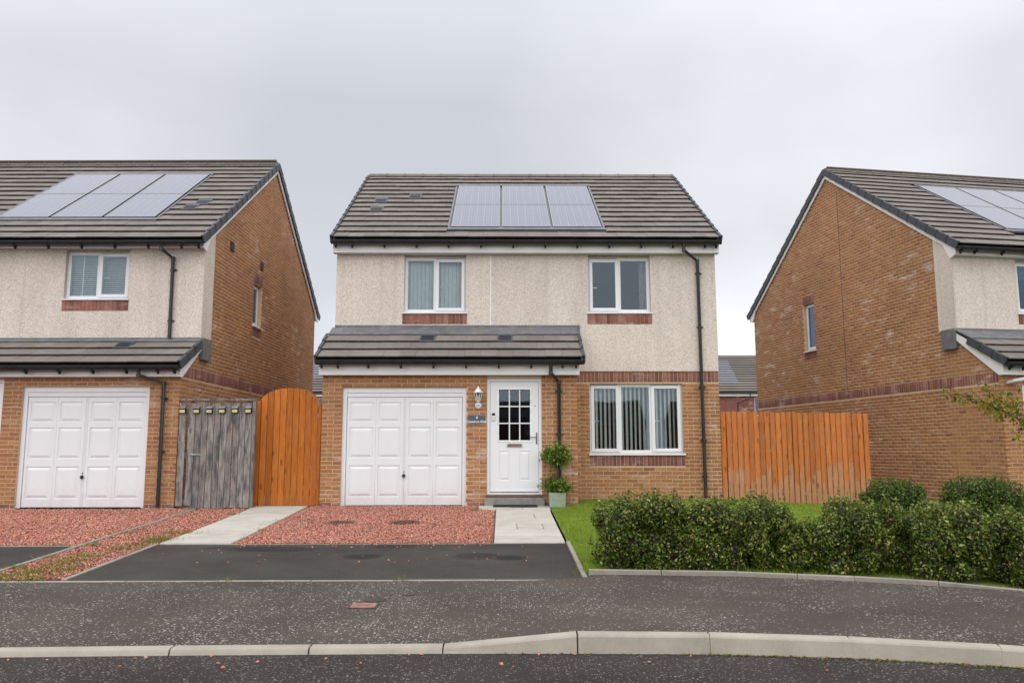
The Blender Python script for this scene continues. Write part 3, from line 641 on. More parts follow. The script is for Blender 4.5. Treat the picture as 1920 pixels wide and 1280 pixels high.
def house(name, label, loc, rz, m, p):
    root = empty(name, loc, rz); tag(root, label, 'house', 'detached houses along the street')
    W, D, g = p['W'], p['D'], p['g']; Wg = p['Wg']; ye, ze = -0.30, p['ze']; yr, zr = D/2, p['zr']
    L, a = roof_frame(ye, ze, yr, zr); tanA = (zr-ze)/(yr-ye)
    roofz = lambda y: ze+tanA*(y-ye) if y <= yr else ze+tanA*(2*yr-y-ye)
    zgb = p['zgb']                     # underside of the garage fascia
    py0, pz0, py1, pz1 = -g-0.27, p['pz0'], 0.0, p['pz1']; tanP = (pz1-pz0)/(py1-py0)
    zrb, zsb = p['zrb'], p['zsb']       # render bottom behind porch; soldier band bottom
    bw = p['big']; ups = p['ups']; gd = p['gd']; fd = p['fd']
    br = []
    # --- brick walls: mortar backing with every brick on it
    wall = MB(m)
    wall_open(wall, 0.0035, Wg, -0.5, zgb+0.12, [(gd[0], gd[1], -1, gd[2]), (fd[0], fd[1], -1, fd[3])], -g+0.0035, -g+0.14)
    wall_open(wall, Wg, W, -0.5, zsb+0.218, [(bw[0], bw[1], bw[2], bw[3])], 0.0035, 0.28)
    topz = lambda y: min(roofz(y)-0.06, 99)
    gw = p['gwin']; bk = [0.0, gw[0], gw[1], yr, D]; bk = sorted(set(bk))
    for y_a, y_b in zip(bk, bk[1:]):
        if gw[0] <= (y_a+y_b)/2 <= gw[1]:
            wall.prism_x([(y_a, -0.5), (y_b, -0.5), (y_b, gw[2]), (y_a, gw[2])], 0.0035, 0.20)
            wall.prism_x([(y_a, gw[3]), (y_b, gw[3]), (y_b, topz(y_b)), (y_a, topz(y_a))], 0.0035, 0.20)
        else: wall.prism_x([(y_a, -0.5), (y_b, -0.5), (y_b, topz(y_b)), (y_a, topz(y_a))], 0.0035, 0.20)
    wall.prism_x([(-g+0.14, -0.5), (0, -0.5), (0, pz1-0.08), (-g+0.14, pz0+tanP*(-g+0.14-py0)-0.08)], 0.0035, 0.12)
    wall.prism_x([(-g+0.14, -0.5), (-0.021, -0.5), (-0.021, pz1-0.10), (-g+0.14, pz0+tanP*(-g+0.14-py0)-0.08)], Wg-0.12, Wg)
    for y_a, y_b in ((0.29, yr), (yr, D)): wall.prism_x([(y_a, -0.5), (y_b, -0.5), (y_b, topz(y_b)), (y_a, topz(y_a))], W-0.2, W)
    wall.box(0.2, W-0.2, D-0.2, D-0.004, -0.5, topz(D)-0.02)
    wobj = wall.build('wall', 'mortar', root)
    zmax = zgb+0.02
    for b in lay(p.get('zb',0.0), zmax, front_ivs(0, Wg, [(gd[0], gd[1], -1, gd[2]+0.02), (fd[0], fd[1], -1, fd[3]+0.02)]), red=lambda k, z: k == 0 or z > zmax-0.09): br.append((*b, 'F', -g))
    if p.get('showfront', True):
        for b in lay(0.0, zsb, front_ivs(Wg, W, [(bw[0], bw[1], bw[2], bw[3]+0.03), (bw[0]-0.01, bw[1]+0.02, bw[2]-0.245, bw[2])]), red=lambda k, z: k == 0, bond=0.05): br.append((*b, 'F', 0.0))
        for b in soldier(Wg, W, zsb, zsb+0.215): br.append((*b, 'F', -0.003))
        for b in soldier(bw[0]-0.01, bw[1]+0.02, bw[2]-0.245, bw[2]-0.03): br.append((*b, 'F', -0.004))
    for u in ups:
        for b in soldier(u[0]-0.025, u[1]+0.02, u[2]-0.245, u[2]-0.03): br.append((*b, 'F', -0.030))
    if p['gable']:
        ret = p['ret']; gsb = p['gsb']
        def giv(za, zb):
            zm = (za+zb)/2; y_lo = -g if zm < pz0+tanP*(-g-py0)-0.18 else (py0+(zb+0.18-pz0)/tanP if zb+0.18 < pz1 else 0.0)
            y_lo = min(y_lo, 0.0); y_hi = D
            if zm > zrb: y_lo = ret
            if zb > ze-0.2:
                y_lo = max(y_lo, ye+(zb+0.17-ze)/tanA); y_hi = min(D, 2*yr-ye-(zb+0.17-ze)/tanA)
            if y_hi-y_lo < 0.05: return []
            cuts = []
            if gw[2] < zm < gw[3]: cuts.append((gw[0], gw[1]))
            if gw[3] <= zm < gw[3]+0.215: cuts.append((gw[0]-0.04, gw[1]+0.04))
            if gw[2]-0.26 < zm <= gw[2]: cuts.append((gw[0]-0.04, gw[1]+0.04))
            if gsb < zm < gsb+0.225: return []
            return sub_iv(y_lo, y_hi, cuts)
        zt = zr-0.2
        for b in lay(p.get('zb',0.0), gsb, giv, red=lambda k, z: k == 0): br.append((*b, 'G', 0))
        for b in lay(gsb+0.225, zt, giv): br.append((*b, 'G', 0))
        for b in soldier(-g+0.05, D, gsb, gsb+0.222): br.append((*b, 'G', 0))
        for b in soldier(gw[0]-0.04, gw[1]+0.04, gw[3], gw[3]+0.215): br.append((*b, 'G', 0))
        for b in soldier(gw[0]-0.04, gw[1]+0.04, gw[2]-0.255, gw[2]-0.04): br.append((*b, 'G', 0))
    place_bricks(br, wobj, root, m)
    # --- rendered upper storey
    rw = MB(m); ft = p['fas'][1]
    for x0_, x1_, zb_ in ((0, Wg, p['rlow']), (Wg, W, zsb+0.219)):
        ops = [(u[0], u[1], u[2]-0.0, u[3]) for u in ups]+[(u[0]-0.025, u[1]+0.02, u[2]-0.245, u[2]) for u in ups]
        wall_open(rw, x0_, x1_, zb_, ft+0.02, ops, -0.022, 0.26)
    if p['gable']: rw.prism_x([(-0.022, p['rlow']), (p['ret'], p['rlow']), (p['ret'], roofz(p['ret'])-0.10), (-0.022, roofz(-0.022)-0.10)], -0.016, 0.0055)
    ro = rw.build('render_wall', 'dry_dash', root)
    if p.get('joint'): MB(m).box(p['joint']-0.010, p['joint']+0.010, -0.0265, -0.0215, p['rlow'], ft-0.06).build('expansion_joint', 'white_fascia', ro)
    bk2 = MB(m)
    for u in ups: bk2.box(u[0]-0.025, u[1]+0.02, -0.018, 0.20, u[2]-0.245, u[2]-0.03)
    bk2.build('sill_backing', 'mortar', ro)
    # --- rooms behind the glass
    rm = MB(m).box(0.21, W-0.21, 0.29, D-0.21, 2.52, 2.62).box(Wg-0.02, Wg+0.06, 0.29, 5.0, 0.0, 2.52).box(0.21, W-0.21, 4.4, 4.5, 0.0, 2.52).box(0.21, W-0.21, 4.1, 4.2, 2.62, 5.0).box(3.55, 3.65, 0.3, 4.1, 2.62, 5.0).box(0.21, W-0.21, 0.29, D-0.21, 4.98, 5.05)
    rm.box(gd[1]+0.15, gd[1]+0.20, -g+0.15, 0.29, 0, zgb).box(0.21, W-0.21, 0.29, 4.4, 0.0, 0.03)
    rm.build('room_partition', 'interior', root)
    # --- main roof
    x0r, x1r = -0.035, W+0.035
    roof = MB(m).prism_x([(ye+0.02, ze-0.06), (ye+0.02, ze), (yr, zr), (2*yr-ye-0.02, ze), (2*yr-ye-0.02, ze-0.06), (yr, zr-0.07)], x0r+0.01, x1r-0.01).build('roof', 'dark_metal', root)
    pn = p['pan']; cut = None
    if pn: cut = (pn[0]-0.05, pn[0]+3*pn[2]+0.05, pn[1]-0.12, pn[1]+2*pn[3]+0.04)
    lay_tiles(root, roof, m, x0r, x1r, ye, ze, yr, zr, cut, vents=p['vents'])
    for k in range(0, int(L/GAUGE)+1):   # rear slope in plain courses
        s = k*GAUGE
        if s > L-0.1: break
        y_, z_ = 2*yr-ye-s*math.cos(a), ze+s*math.sin(a)
        MB(m).quadbox([(x0r, y_, z_+0.04), (x1r, y_, z_+0.04), (x1r, y_-0.36, z_+0.24), (x0r, y_-0.36, z_+0.24), (x0r, y_, z_+0.065), (x1r, y_, z_+0.065), (x1r, y_-0.36, z_+0.265), (x0r, y_-0.36, z_+0.265)]).build('rear_course', 'roof_tile', roof)
    nr = int(round((x1r-x0r)/0.45)); wr = (x1r-x0r)/nr
    for k in range(nr):
        n = 8; xa = x0r+k*wr; arc = lambda r_: [(yr-r_*math.cos(math.pi*j/n), zr-0.005+r_*0.80*math.sin(math.pi*j/n)) for j in range(n+1)]
        MB(m).prism_x(arc(0.125), xa+0.003, xa+wr-0.004).prism_x(arc(0.136), xa+wr-0.035, xa+wr+0.012).build('ridge_tile', 'roof_tile', roof, smooth=True)
    if pn:
        tr = MB(m); X0, X1 = pn[0], pn[0]+3*pn[2]; ca, sa = math.cos(a), math.sin(a)
        def slab(xa, xb, s0, s1, n0, n1):
            P_ = lambda x, s, nn: (x, ye+s*ca-nn*sa, ze+s*sa+nn*ca)
            tr.quadbox([P_(xa, s0, n0), P_(xb, s0, n0), P_(xb, s1, n0), P_(xa, s1, n0), P_(xa, s0, n1), P_(xb, s0, n1), P_(xb, s1, n1), P_(xa, s1, n1)])
        slab(X0-0.05, X1+0.05, pn[1]-0.13, pn[1]-0.01, 0.02, 0.066); slab(X0-0.05, X0-0.012, pn[1], pn[1]+2*pn[3], 0.02, 0.070); slab(X1+0.012, X1+0.05, pn[1], pn[1]+2*pn[3], 0.02, 0.070); slab(X0-0.05, X1+0.05, pn[1]+2*pn[3]+0.0, pn[1]+2*pn[3]+0.06, 0.02, 0.085); slab(X0-0.012, X1+0.012, pn[1]-0.01, pn[1]+2*pn[3], 0.01, 0.04)
        tr.build('panel_flashing', 'tray_grey', roof)
        for i in range(3):
            for j in range(2): solar_panel(roof, m, pn[0]+(i+0.5)*pn[2], pn[1]+j*pn[3]+0.006*j, pn[2]-0.055, pn[3]-0.014, ye, ze, a)
    for xs, sd_ in ((x0r-0.03, -1), (x1r+0.03, 1)):
        verge(roof, m, xs, ye, ze, yr, zr, sd_); verge(roof, m, xs, 2*yr-ye, ze, yr, zr, sd_, back=True)
    # --- fascia, barge boards, gutters
    fb, ft2 = p['fas']; yf = -0.19
    fas = MB(m).box(-0.03, W+0.03, yf, yf+0.02, fb, ft2+0.02).box(-0.03, W+0.03, yf+0.02, -0.022, fb+0.004, fb+0.016).build('fascia', 'white_fascia', root)
    MB(m).box(-0.03, W+0.03, D+0.10, D+0.12, fb, ft2).build('rear_fascia', 'white_fascia', root)
    for x0_, x1_ in ((-0.046, -0.018), (W+0.018, W+0.046)):
        bb = MB(m)
        for y_a, y_b in ((ye+0.10, yr), (2*yr-ye-0.10, yr)):
            za, zb_ = roofz(y_a), roofz(y_b); bb.prism_x([(y_a, za-0.01), (y_b, zb_-0.01), (y_b, zb_-0.20), (y_a, za-0.20)], x0_, x1_)
        bb.prism_x([(yf-0.001, fb), (yf-0.001, roofz(yf)-0.02), (0.22, roofz(0.22)-0.14), (0.02, fb+0.02), (-0.03, fb-(0.06 if p['gable'] else 0.0))], x0_-0.004, x1_+0.004)
        bb.prism_x([(D+0.121, fb), (D+0.121, roofz(D+.12)-0.02), (D-0.22, roofz(D-0.22)-0.14), (D-0.02, fb+0.02), (D+0.03, fb)], x0_-0.004, x1_+0.004)
        bb.build('barge_board', 'white_fascia', root)
    gutter(root, m, x0r-0.02, x1r+0.02, ye-0.02, ze-0.02, brk=[0.02]+[0.35+i*(W-0.6)/11 for i in range(12)]+[W-0.03])
    # --- porch / garage roof
    px0, px1 = -0.05, Wg+0.09; LP, aP = roof_frame(py0, pz0, py1, pz1); cP, sP = math.cos(aP), math.sin(aP)
    pr = MB(m).prism_x([(py0+0.02, pz0-0.05), (py0+0.02, pz0), (-0.023, pz1-0.014), (-0.023, pz1-0.06)], px0+0.01, px1-0.01).build('porch_roof', 'dark_metal', root)
    lay_tiles(root, pr, m, px0, px1, py0, pz0, py1, pz1, vents=p['pvents'], smax=3*GAUGE+0.05 if LP > 3.1*GAUGE else LP, bond=0)
    ap = MB(m); s0 = 3*GAUGE-0.02; P_ = lambda x, s, nn: (x, py0+s*cP-nn*sP, pz0+s*sP+nn*cP)
    nseg = 4; sw = (px1-px0)/nseg
    for i in range(nseg):
        e = 0.004*(i % 2)
        ap.quadbox([P_(px0+i*sw, s0, 0.03), P_(px0+(i+1)*sw+0.03, s0, 0.03), P_(px0+(i+1)*sw+0.03, LP-0.03, 0.02), P_(px0+i*sw, LP-0.03, 0.02), P_(px0+i*sw, s0, 0.066+e), P_(px0+(i+1)*sw+0.03*(i < nseg-1), s0, 0.066+e), P_(px0+(i+1)*sw+0.03*(i < nseg-1), LP-0.03, 0.05+e), P_(px0+i*sw, LP-0.03, 0.05+e)])
    ap.box(-0.02 if p['gable'] else 0.0, px1+0.03, -0.036, -0.0225, pz1-0.04, p['rlow']+0.012)
    ap.box(Wg+0.06, Wg+0.16, -0.055, -0.0225, pz1-0.28, p['rlow']+0.01)
    if p['gable']: ap.box(-0.085, -0.002, -0.04, 0.36, p['rlow']-0.42, p['rlow']+0.005)
    ap.build('lead_flashing', 'lead', root, bevel=0.006)
    verge(pr, m, px0-0.03, py0, pz0, py0+3*GAUGE*cP, pz0+3*GAUGE*sP, -1); verge(pr, m, px1+0.02, py0, pz0, py0+3*GAUGE*cP, pz0+3*GAUGE*sP, 1)
    yfp = -g-0.14
    fp = MB(m).box(-0.035, Wg+0.035, yfp, yfp+0.02, zgb, pz0-0.035).box(-0.035, Wg+0.035, yfp+0.02, -g+0.009, zgb+0.006, zgb+0.018)
    for x0_, x1_ in ((-0.046, -0.018), (Wg+0.01, Wg+0.04)):
        fp.prism_x([(yfp-0.001, zgb), (yfp-0.001, pz0+tanP*(yfp-py0)-0.03), (-0.03, pz1-0.04), (-0.03, pz1-0.19), (-g+0.02, zgb+0.03), (-g-0.02, zgb)], x0_, x1_)
    fp.build('porch_fascia', 'white_fascia', root)
    gutter(root, m, px0-0.02, px1+0.02, py0-0.01, pz0-0.015, brk=[0.02, 0.32]+[0.88+i*0.6 for i in range(6)]+[Wg-0.28, Wg-0.03])
    # --- doors and windows
    garage_door(root, m, gd[0], gd[1], gd[2], -g+0.05)
    front_door(root, m, fd[0], fd[1], fd[2], fd[3], -g+0.04)
    MB(m).box(fd[0]-0.01, fd[1]+0.01, -g-0.06, -g+0.13, -0.08, fd[2]-0.002).box(fd[0]-0.04, fd[0]+0.16, -g-0.075, -g-0.058, -0.08, fd[2]-0.02).box(fd[1]-0.14, fd[1]+0.04, -g-0.075, -g-0.058, -0.08, fd[2]-0.02).build('door_step', 'step_concrete', root, bevel=0.008)
    wb_ = bw[1]-bw[0]; window(root, m, (bw[0]+bw[1])/2, 0.075, bw[2], bw[3], wb_, [('open', -wb_/2, -wb_/2+0.60), ('fix', -wb_/2+0.60, wb_/2-0.62), ('open', wb_/2-0.62, wb_/2)])
    for u in ups:
        wu = u[1]-u[0]; lt = u[4]
        ll = [('open', -wu/2, 0), ('fix', 0, wu/2)] if lt == 'L' else [('fix', -wu/2, 0), ('open', 0, wu/2)]
        window(root, m, (u[0]+u[1])/2, 0.065, u[2], u[3]-0.045, wu, ll)
        MB(m).box(u[0], u[1], 0.06, 0.14, u[3]-0.044, u[3]+0.02).build('window_head', 'lining', root)
        MB(m).box(u[0]+0.0005, u[0]+0.004, -0.0215, 0.065, u[2], u[3]).box(u[1]-0.004, u[1]-0.0005, -0.0215, 0.065, u[2], u[3]).build('reveal_bead', 'lining', root)
    if p['gable']:
        wg_ = gw[1]-gw[0]
        window(root, m, 0, (gw[0]+gw[1])/2, gw[2], gw[3], wg_, [('open', -wg_/2, wg_/2)], rz=R(-90)*m, x=m*0.10, sill=0.09)
        for (vy, vz) in p.get('airv', ()):
            v = MB(m).box(-0.012, 0.012, vy-0.11, vy+0.11, vz-0.11, vz+0.11).build('air_vent', 'sill_brown', root)
            vm = MB(m)
            for j in range(4): vm.box(-0.022, -0.0122, vy-0.10, vy+0.10, vz-0.095+j*0.052, vz-0.065+j*0.052)
            vm.build('louvre', 'rust_dark', v)
    for path, clips in p['pipes']: downpipe(root, m, path, clips)
    return root, dict(a=a, ye=ye, ze=ze)

MAIN = dict(W=7.67, D=7.9, g=0.993, Wg=4.74, ze=5.185, zr=7.93, zgb=2.395, pz0=2.665, pz1=3.42, zrb=3.50, zsb=2.35, rlow=3.485,
    big=(5.083, 6.935, 0.944, 2.325), ups=[(1.366, 2.618, 3.763, 4.945, 'R'), (5.083, 6.345, 3.763, 4.945, 'L')], gd=(0.377, 2.68, 2.18), fd=(3.06, 4.08, 0.152, 2.343),
    gable=False, ret=0.5, gwin=(3.0, 3.6, 3.6, 4.9), gsb=2.35, joint=3.11, fas=(4.945, 5.10), pan=(2.27, 0.62, 1.05, 1.67), vents=((0.66, 5), (1.42, 8), (0.66, 7)), pvents=((1.82, 2), (3.42, 2)),
    pipes=[([(6.98, -0.32, 5.11), (6.98, -0.31, 4.97), (7.30, -0.08, 4.80), (7.32, -0.07, 0.08)], (4.55, 3.45, 2.25, 1.2, 0.5)), ([(4.24, -1.265, 2.60), (4.24, -1.25, 2.42), (4.40, -1.06, 2.27), (4.40, -1.05, 0.03)], (2.1, 1.3, 0.5))])
main_house, _ = house('detached_house', 'beige rendered house in the middle, with lantern and house sign beside its white door', (0, 0, 0), 0.0, 1, MAIN)
LEFT = dict(MAIN, D=8.85, g=0.84, ze=5.035, zr=8.22, zgb=2.335, pz0=2.53, pz1=3.12, zrb=3.17, rlow=3.165, gd=(0.545, 2.85, 2.17), fd=(3.20, 4.20, 0.152, 2.30),
    ups=[(1.45, 2.70, 3.945, 4.93, 'R'), (5.083, 6.345, 3.945, 4.93, 'R')], gable=True, ret=0.50, gwin=(3.05, 3.66, 3.90, 4.90), gsb=2.34, joint=None, fas=(4.93, 5.06), pan=(1.30, 1.22, 1.10, 1.69),
    vents=((0.72, 5), (0.60, 6.0)), pvents=((1.42, 2),), airv=((1.48, 5.36), (3.55, 5.40)), showfront=False,
    pipes=[([(0.72, -0.32, 4.97), (0.72, -0.31, 4.86), (0.58, -0.08, 4.72), (0.575, -0.07, 3.17)], (4.5, 3.5)), ([(0.65, -1.11, 2.47), (0.65, -1.09, 2.35), (0.27, -0.91, 2.22), (0.265, -0.90, 0.02)], (1.95, 1.0))])
left_house, _ = house('detached_house', 'house at the left edge, brick gable with two small air vents', (-2.4827, -0.5195, 0), -0.0142, -1, LEFT)
RIGHT = dict(MAIN, zb=-0.30, D=8.85, g=1.08, ze=5.02, zr=8.24, zgb=2.265, pz0=2.50, pz1=3.27, zrb=3.34, rlow=3.33, gable=True, ret=0.50, gwin=(5.36, 5.92, 3.56, 4.87), gsb=2.125, joint=None, fas=(4.865, 5.02),
    ups=[(1.50, 2.75, 3.70, 4.86, 'L'), (5.083, 6.345, 3.70, 4.86, 'L')], gd=(0.46, 2.75, 2.10), fd=(3.06, 4.08, 0.152, 2.22), big=(5.083, 6.935, 0.82, 2.08), zsb=2.11, pan=(1.90, 1.12, 1.12, 1.69), vents=(), pvents=((2.4, 2),), showfront=False,
    pipes=[([(6.98, -0.32, 4.93), (6.98, -0.31, 4.82), (7.30, -0.08, 4.66), (7.32, -0.07, 0.0)], (4.3, 2.2)), ([(4.24, -1.345, 2.42), (4.24, -1.33, 2.28), (4.40, -1.15, 2.12), (4.40, -1.14, 0.0)], (1.9,))])
right_house, _ = house('detached_house', 'house at the right edge, tall brick gable streaked with pale lime stains', (12.7453, 0.3837, 0.1588), 0.1632, 1, RIGHT)
# movement joint down the right gable
MB().box(-0.004, 0.004, 3.985, 4.005, 2.36, 7.55).build('movement_joint', 'sill_brown', right_house)

# ================================================================== ground
SL = 0.048
def ss(t): t = np.clip(t, 0, 1); return t*t*(3-2*t)
def gz(x, y):
    """ground height of the plots: rises gently to the houses, dips a little between main and right house"""
    return SL*(np.minimum(y, 0.5)+1.0) - 0.11*ss((np.asarray(x)-7.4)/2.4)
def sheet(name, pts, dz, material, zfn=None, parent=None, skirt=0.0):
    zf = zfn or (lambda x, y: float(gz(x, y)))
    mb = MB(); top = [(x, y, zf(x, y)+dz) for x, y in pts]
    if skirt: mb.ext([(x, y, z-skirt) for x, y, z in top], top)
    else: mb.v = top; mb.f = [tuple(range(len(top)))]
    o = mb.build(name, material, parent)
    if parent is None: struct(o)
    return o
def grid_sheet(name, x0, x1, y0, y1, nx, ny, dz, material):
    xs = np.linspace(x0, x1, nx); ys = np.linspace(y0, y1, ny); XX, YY = np.meshgrid(xs, ys)
    V = np.stack([XX.ravel(), YY.ravel(), (gz(XX, YY)+dz).ravel()], 1); q = []
    for j in range(ny-1):
        for i in range(nx-1): q.append((j*nx+i, j*nx+i+1, (j+1)*nx+i+1, (j+1)*nx+i))
    return struct(np_mesh(name, V, q, material, None, 4))

gm = MB(); rows = [(-600, -0.75), (-30, -0.75), (-9.0, -0.75), (-8.0, -0.55), (-1.0, -0.22), (3, -0.22), (600, -0.22)]
for i, (y, z) in enumerate(rows): gm.v += [(-600, y, z), (600, y, z)]
gm.f = [(2*i, 2*i+1, 2*i+3, 2*i+2) for i in range(len(rows)-1)]
struct(gm.build('ground', 'soil'))

# kerb line (top back edge) with heights above the plot plane
KB = [(-9.2, -10.16), (-8.2, -10.13), (-7.2, -10.1), (-6.22, -10.06), (-5.24, -10.02), (-4.26, -9.98), (-3.28, -9.95), (-2.3, -9.92), (-1.32, -9.89), (-0.35, -9.86), (0.92-0.0, -9.83), (1.93, -9.82), (2.91, -9.81), (3.90, -9.83), (4.87, -9.87), (5.86, -10.00), (6.81, -10.25), (7.72, -10.60), (8.60, -11.02), (9.46, -11.5), (10.3, -12.02), (11.1, -12.58)]
def kh(x): return 0.09*float(ss((x-2.91)/0.99)) if x > 2.91 else 0.0
def ktop(x, y): return SL*(y+1)+kh(x)*(1.0) if y > -10.1 else SL*(-10.1+1)+kh(x)
ZROAD = -0.468
kerb = empty('kerb', (0, 0, 0)); struct(kerb)
for (xa, ya), (xb, yb) in zip(KB, KB[1:]):
    d = Vector((xb-xa, yb-ya, 0)); ln = d.length; d.normalize(); nrm = Vector((d.y, -d.x, 0)); nsub = 4; rings = []
    mb = MB()
    for k in range(nsub+1):
        t = k/nsub; q = Vector((xa, ya, 0))+d*(0.007+t*(ln-0.014)); zt = ktop(xa, ya)*(1-t)+ktop(xb, yb)*t
        pr_ = [(0.0, -0.10), (0.0, -0.006), (0.006, 0.0), (0.090, 0.0), (0.104, -0.006), (0.114, -0.020)] + [(0.128, min(-0.028, ZROAD-zt-0.005)), (0.130, ZROAD-zt-0.08), (0.0, ZROAD-zt-0.08)]
        pr_[0] = (0.0, ZROAD-zt-0.02)
        rings.append([(q.x+nrm.x*u, q.y+nrm.y*u, zt+h) for u, h in pr_])
    n = len(rings[0]); base = 0
    for rg in rings: mb.v += rg
    for i in range(nsub):
        for k in range(n):
            j = (k+1) % n; mb.f.append((i*n+k, i*n+j, (i+1)*n+j, (i+1)*n+k))
    mb.f.append(tuple(range(n))); mb.f.append(tuple(nsub*n+k for k in range(n)))
    mb.build('kerb_stone', 'kerb_concrete', kerb)
sk = MB()      # bedding under the stones, seen in the joints
for (xa, ya), (xb, yb) in zip(KB, KB[1:]):
    za, zb = ktop(xa, ya)-0.03, ktop(xb, yb)-0.03
    sk.quadbox([(xa, ya-0.005, -0.7), (xa, ya-0.10, -0.7), (xb, yb-0.10, -0.7), (xb, yb-0.005, -0.7), (xa, ya-0.005, za), (xa, ya-0.10, za), (xb, yb-0.10, zb), (xb, yb-0.005, zb)])
sk.build('kerb_bedding', 'rust_dark', kerb)
# road: from the kerb face across
rd = MB(); front = [(x, y-0.06) for x, y in KB]; front = [(-60, -11.5)]+front+[(60, -48)]
rd.v = [(x, y, ZROAD) for x, y in front]+[(60, -60, ZROAD), (8, -20.5, ZROAD), (-60, -20.5, ZROAD)]; rd.f = [tuple(range(len(rd.v)))]
bm = bmesh.new(); me = bpy.data.meshes.new('road'); me.from_pydata(rd.v, [], rd.f); bm.from_mesh(me); bmesh.ops.triangulate(bm, faces=bm.faces); bmesh.ops.recalc_face_normals(bm, faces=bm.faces)
bm.to_mesh(me); bm.free(); me.materials.append(MATS['road_asphalt']); road = add(bpy.data.objects.new('road', me)); struct(road)
# pavement: lofted between its back line and the kerb
def backy(x): return np.interp(x, [-60, -1.8, 4.2, 4.25, 5.77, 6.88, 8.30, 9.6, 11, 14], [-8.2, -7.49, -7.53, -7.36, -7.50, -7.76, -8.24, -8.85, -9.7, -11.8])
pvx = sorted(set([-60, -30, -15]+[k[0] for k in KB]+list(np.arange(-8, 11, 0.5))+[4.2, 4.25]+[12, 14])); kx = [k[0] for k in KB]; ky = [k[1] for k in KB]
V = []; nr_ = 9
for x in pvx:
    y1 = np.interp(x, kx, ky) if -9.2 <= x <= 11.1 else (-10.16-(-9.2-x)*0.03 if x < -9.2 else -12.58-(x-11.1)*0.75)
    y0 = backy(x); zk = ktop(x, y1)-0.004; zb_ = SL*(max(y0, -9)+1)+0.030*float(ss((x-3.6)/1.0))
    for k in range(nr_):
        t = k/(nr_-1); V.append((x, y0*(1-t)+(y1+0.002)*t, zb_*(1-t)+zk*t))
q = [(i*nr_+k, i*nr_+k+1, (i+1)*nr_+k+1, (i+1)*nr_+k) for i in range(len(pvx)-1) for k in range(nr_-1)]
struct(np_mesh('pavement', V, q, 'pavement_asphalt', None, 4))

# driveways
DY0, DY1 = -7.53, -5.24
struct(sheet('driveway', [(-1.13, DY0), (4.17, DY0), (4.17, DY1), (-1.13, DY1)], 0.0, 'drive_asphalt'))
struct(sheet('neighbour_driveway', [(-9.0, DY0+0.03), (-2.07, DY0+0.03), (-2.07, -5.34), (-9.0, -5.34)], 0.0, 'drive_asphalt'))
# edgings, each length a piece of its own
edg = empty('edging', (0, 0, 0)); struct(edg)
def edging(pts, wdt, up, step=0.92, material='edging_concrete', jit=0.004):
    for (xa, ya), (xb, yb) in zip(pts, pts[1:]):
        L_ = math.hypot(xb-xa, yb-ya); n = max(1, round(L_/step)); dx, dy = (xb-xa)/L_, (yb-ya)/L_; nx, ny = dy, -dx
        for k in range(n):
            s0, s1 = k*L_/n+0.003, (k+1)*L_/n-0.003; c = []
            j = random.uniform(-jit, jit)
            for s, u in ((s0, 0), (s1, 0), (s1, wdt), (s0, wdt)): c.append((xa+dx*s+nx*(u+j), ya+dy*s+ny*(u+j)))
            zb = [float(gz(x, y)) for x, y in c]; zt = up+random.uniform(-0.002, 0.002)
            MB().quadbox([(x, y, z-0.15) for (x, y), z in zip(c, zb)]+[(x, y, z+zt) for (x, y), z in zip(c, zb)]).build('edging_stone', material, edg, bevel=0.006)
edging([(-9.0, -7.50), (4.22, -7.535)], 0.045, 0.006)
edging([(4.175, -7.50), (4.185, -5.20)], 0.05, 0.028)
edging([(-1.185, -7.48), (-1.185, -5.24)], 0.05, 0.014)
edging([(-2.115, -7.48), (-2.115, -1.45)], 0.05, 0.022)
edging([(-1.1, DY1+0.004), (4.15, DY1+0.004)], 0.012, 0.006)
edging([(-9.0, -5.335), (-2.13, -5.335)], 0.02, 0.008)
edging([(x, float(backy(x))) for x in (4.25, 5.0, 5.77, 6.35, 6.88, 7.6, 8.30, 9.6, 11.0)], 0.055, 0.075, 0.9)

# paths of concrete slabs
def path_slabs(name, x0, x1, ys, pieces):
    base = sheet(name, [(x0-0.01, ys[0]), (x1+0.01, ys[0]), (x1+0.01, ys[-1]), (x0-0.01, ys[-1])], -0.012, 'soil')
    for (ya, yb), xs in zip(zip(ys, ys[1:]), pieces):
        for xa, xb in zip(xs, xs[1:]):
            c = [(xa+0.004, ya+0.004), (xb-0.004, ya+0.004), (xb-0.004, yb-0.004), (xa+0.004, yb-0.004)]; zt = random.uniform(0.010, 0.018)
            MB().quadbox([(x, y, float(gz(x, y))-0.03) for x, y in c]+[(x, y, float(gz(x, y))+zt) for x, y in c]).build('paving_slab', 'slab', base, bevel=0.004)
    return base
ys = [-5.23, -4.63, -4.03, -3.43, -2.83, -2.23, -1.63]
xa, xb = 3.235, 4.175
path_slabs('front_path', xa, xb, ys, [[xa, xb], [xa, xb], [xa, xa+0.33, xb-0.22, xb], [xa, xb], [xa, xb-0.3, xb], [xa, xb]])
path_slabs('door_landing', 2.92, 4.20, [-1.62, -1.36, -1.055], [[2.92, 3.235, 3.70, 4.20], [2.92, 3.52, 4.20]])
ys2 = [-5.23+i*0.60 for i in range(8)]
path_slabs('side_path', -1.13, -0.19, ys2, [[-1.13, -0.19]]*7)
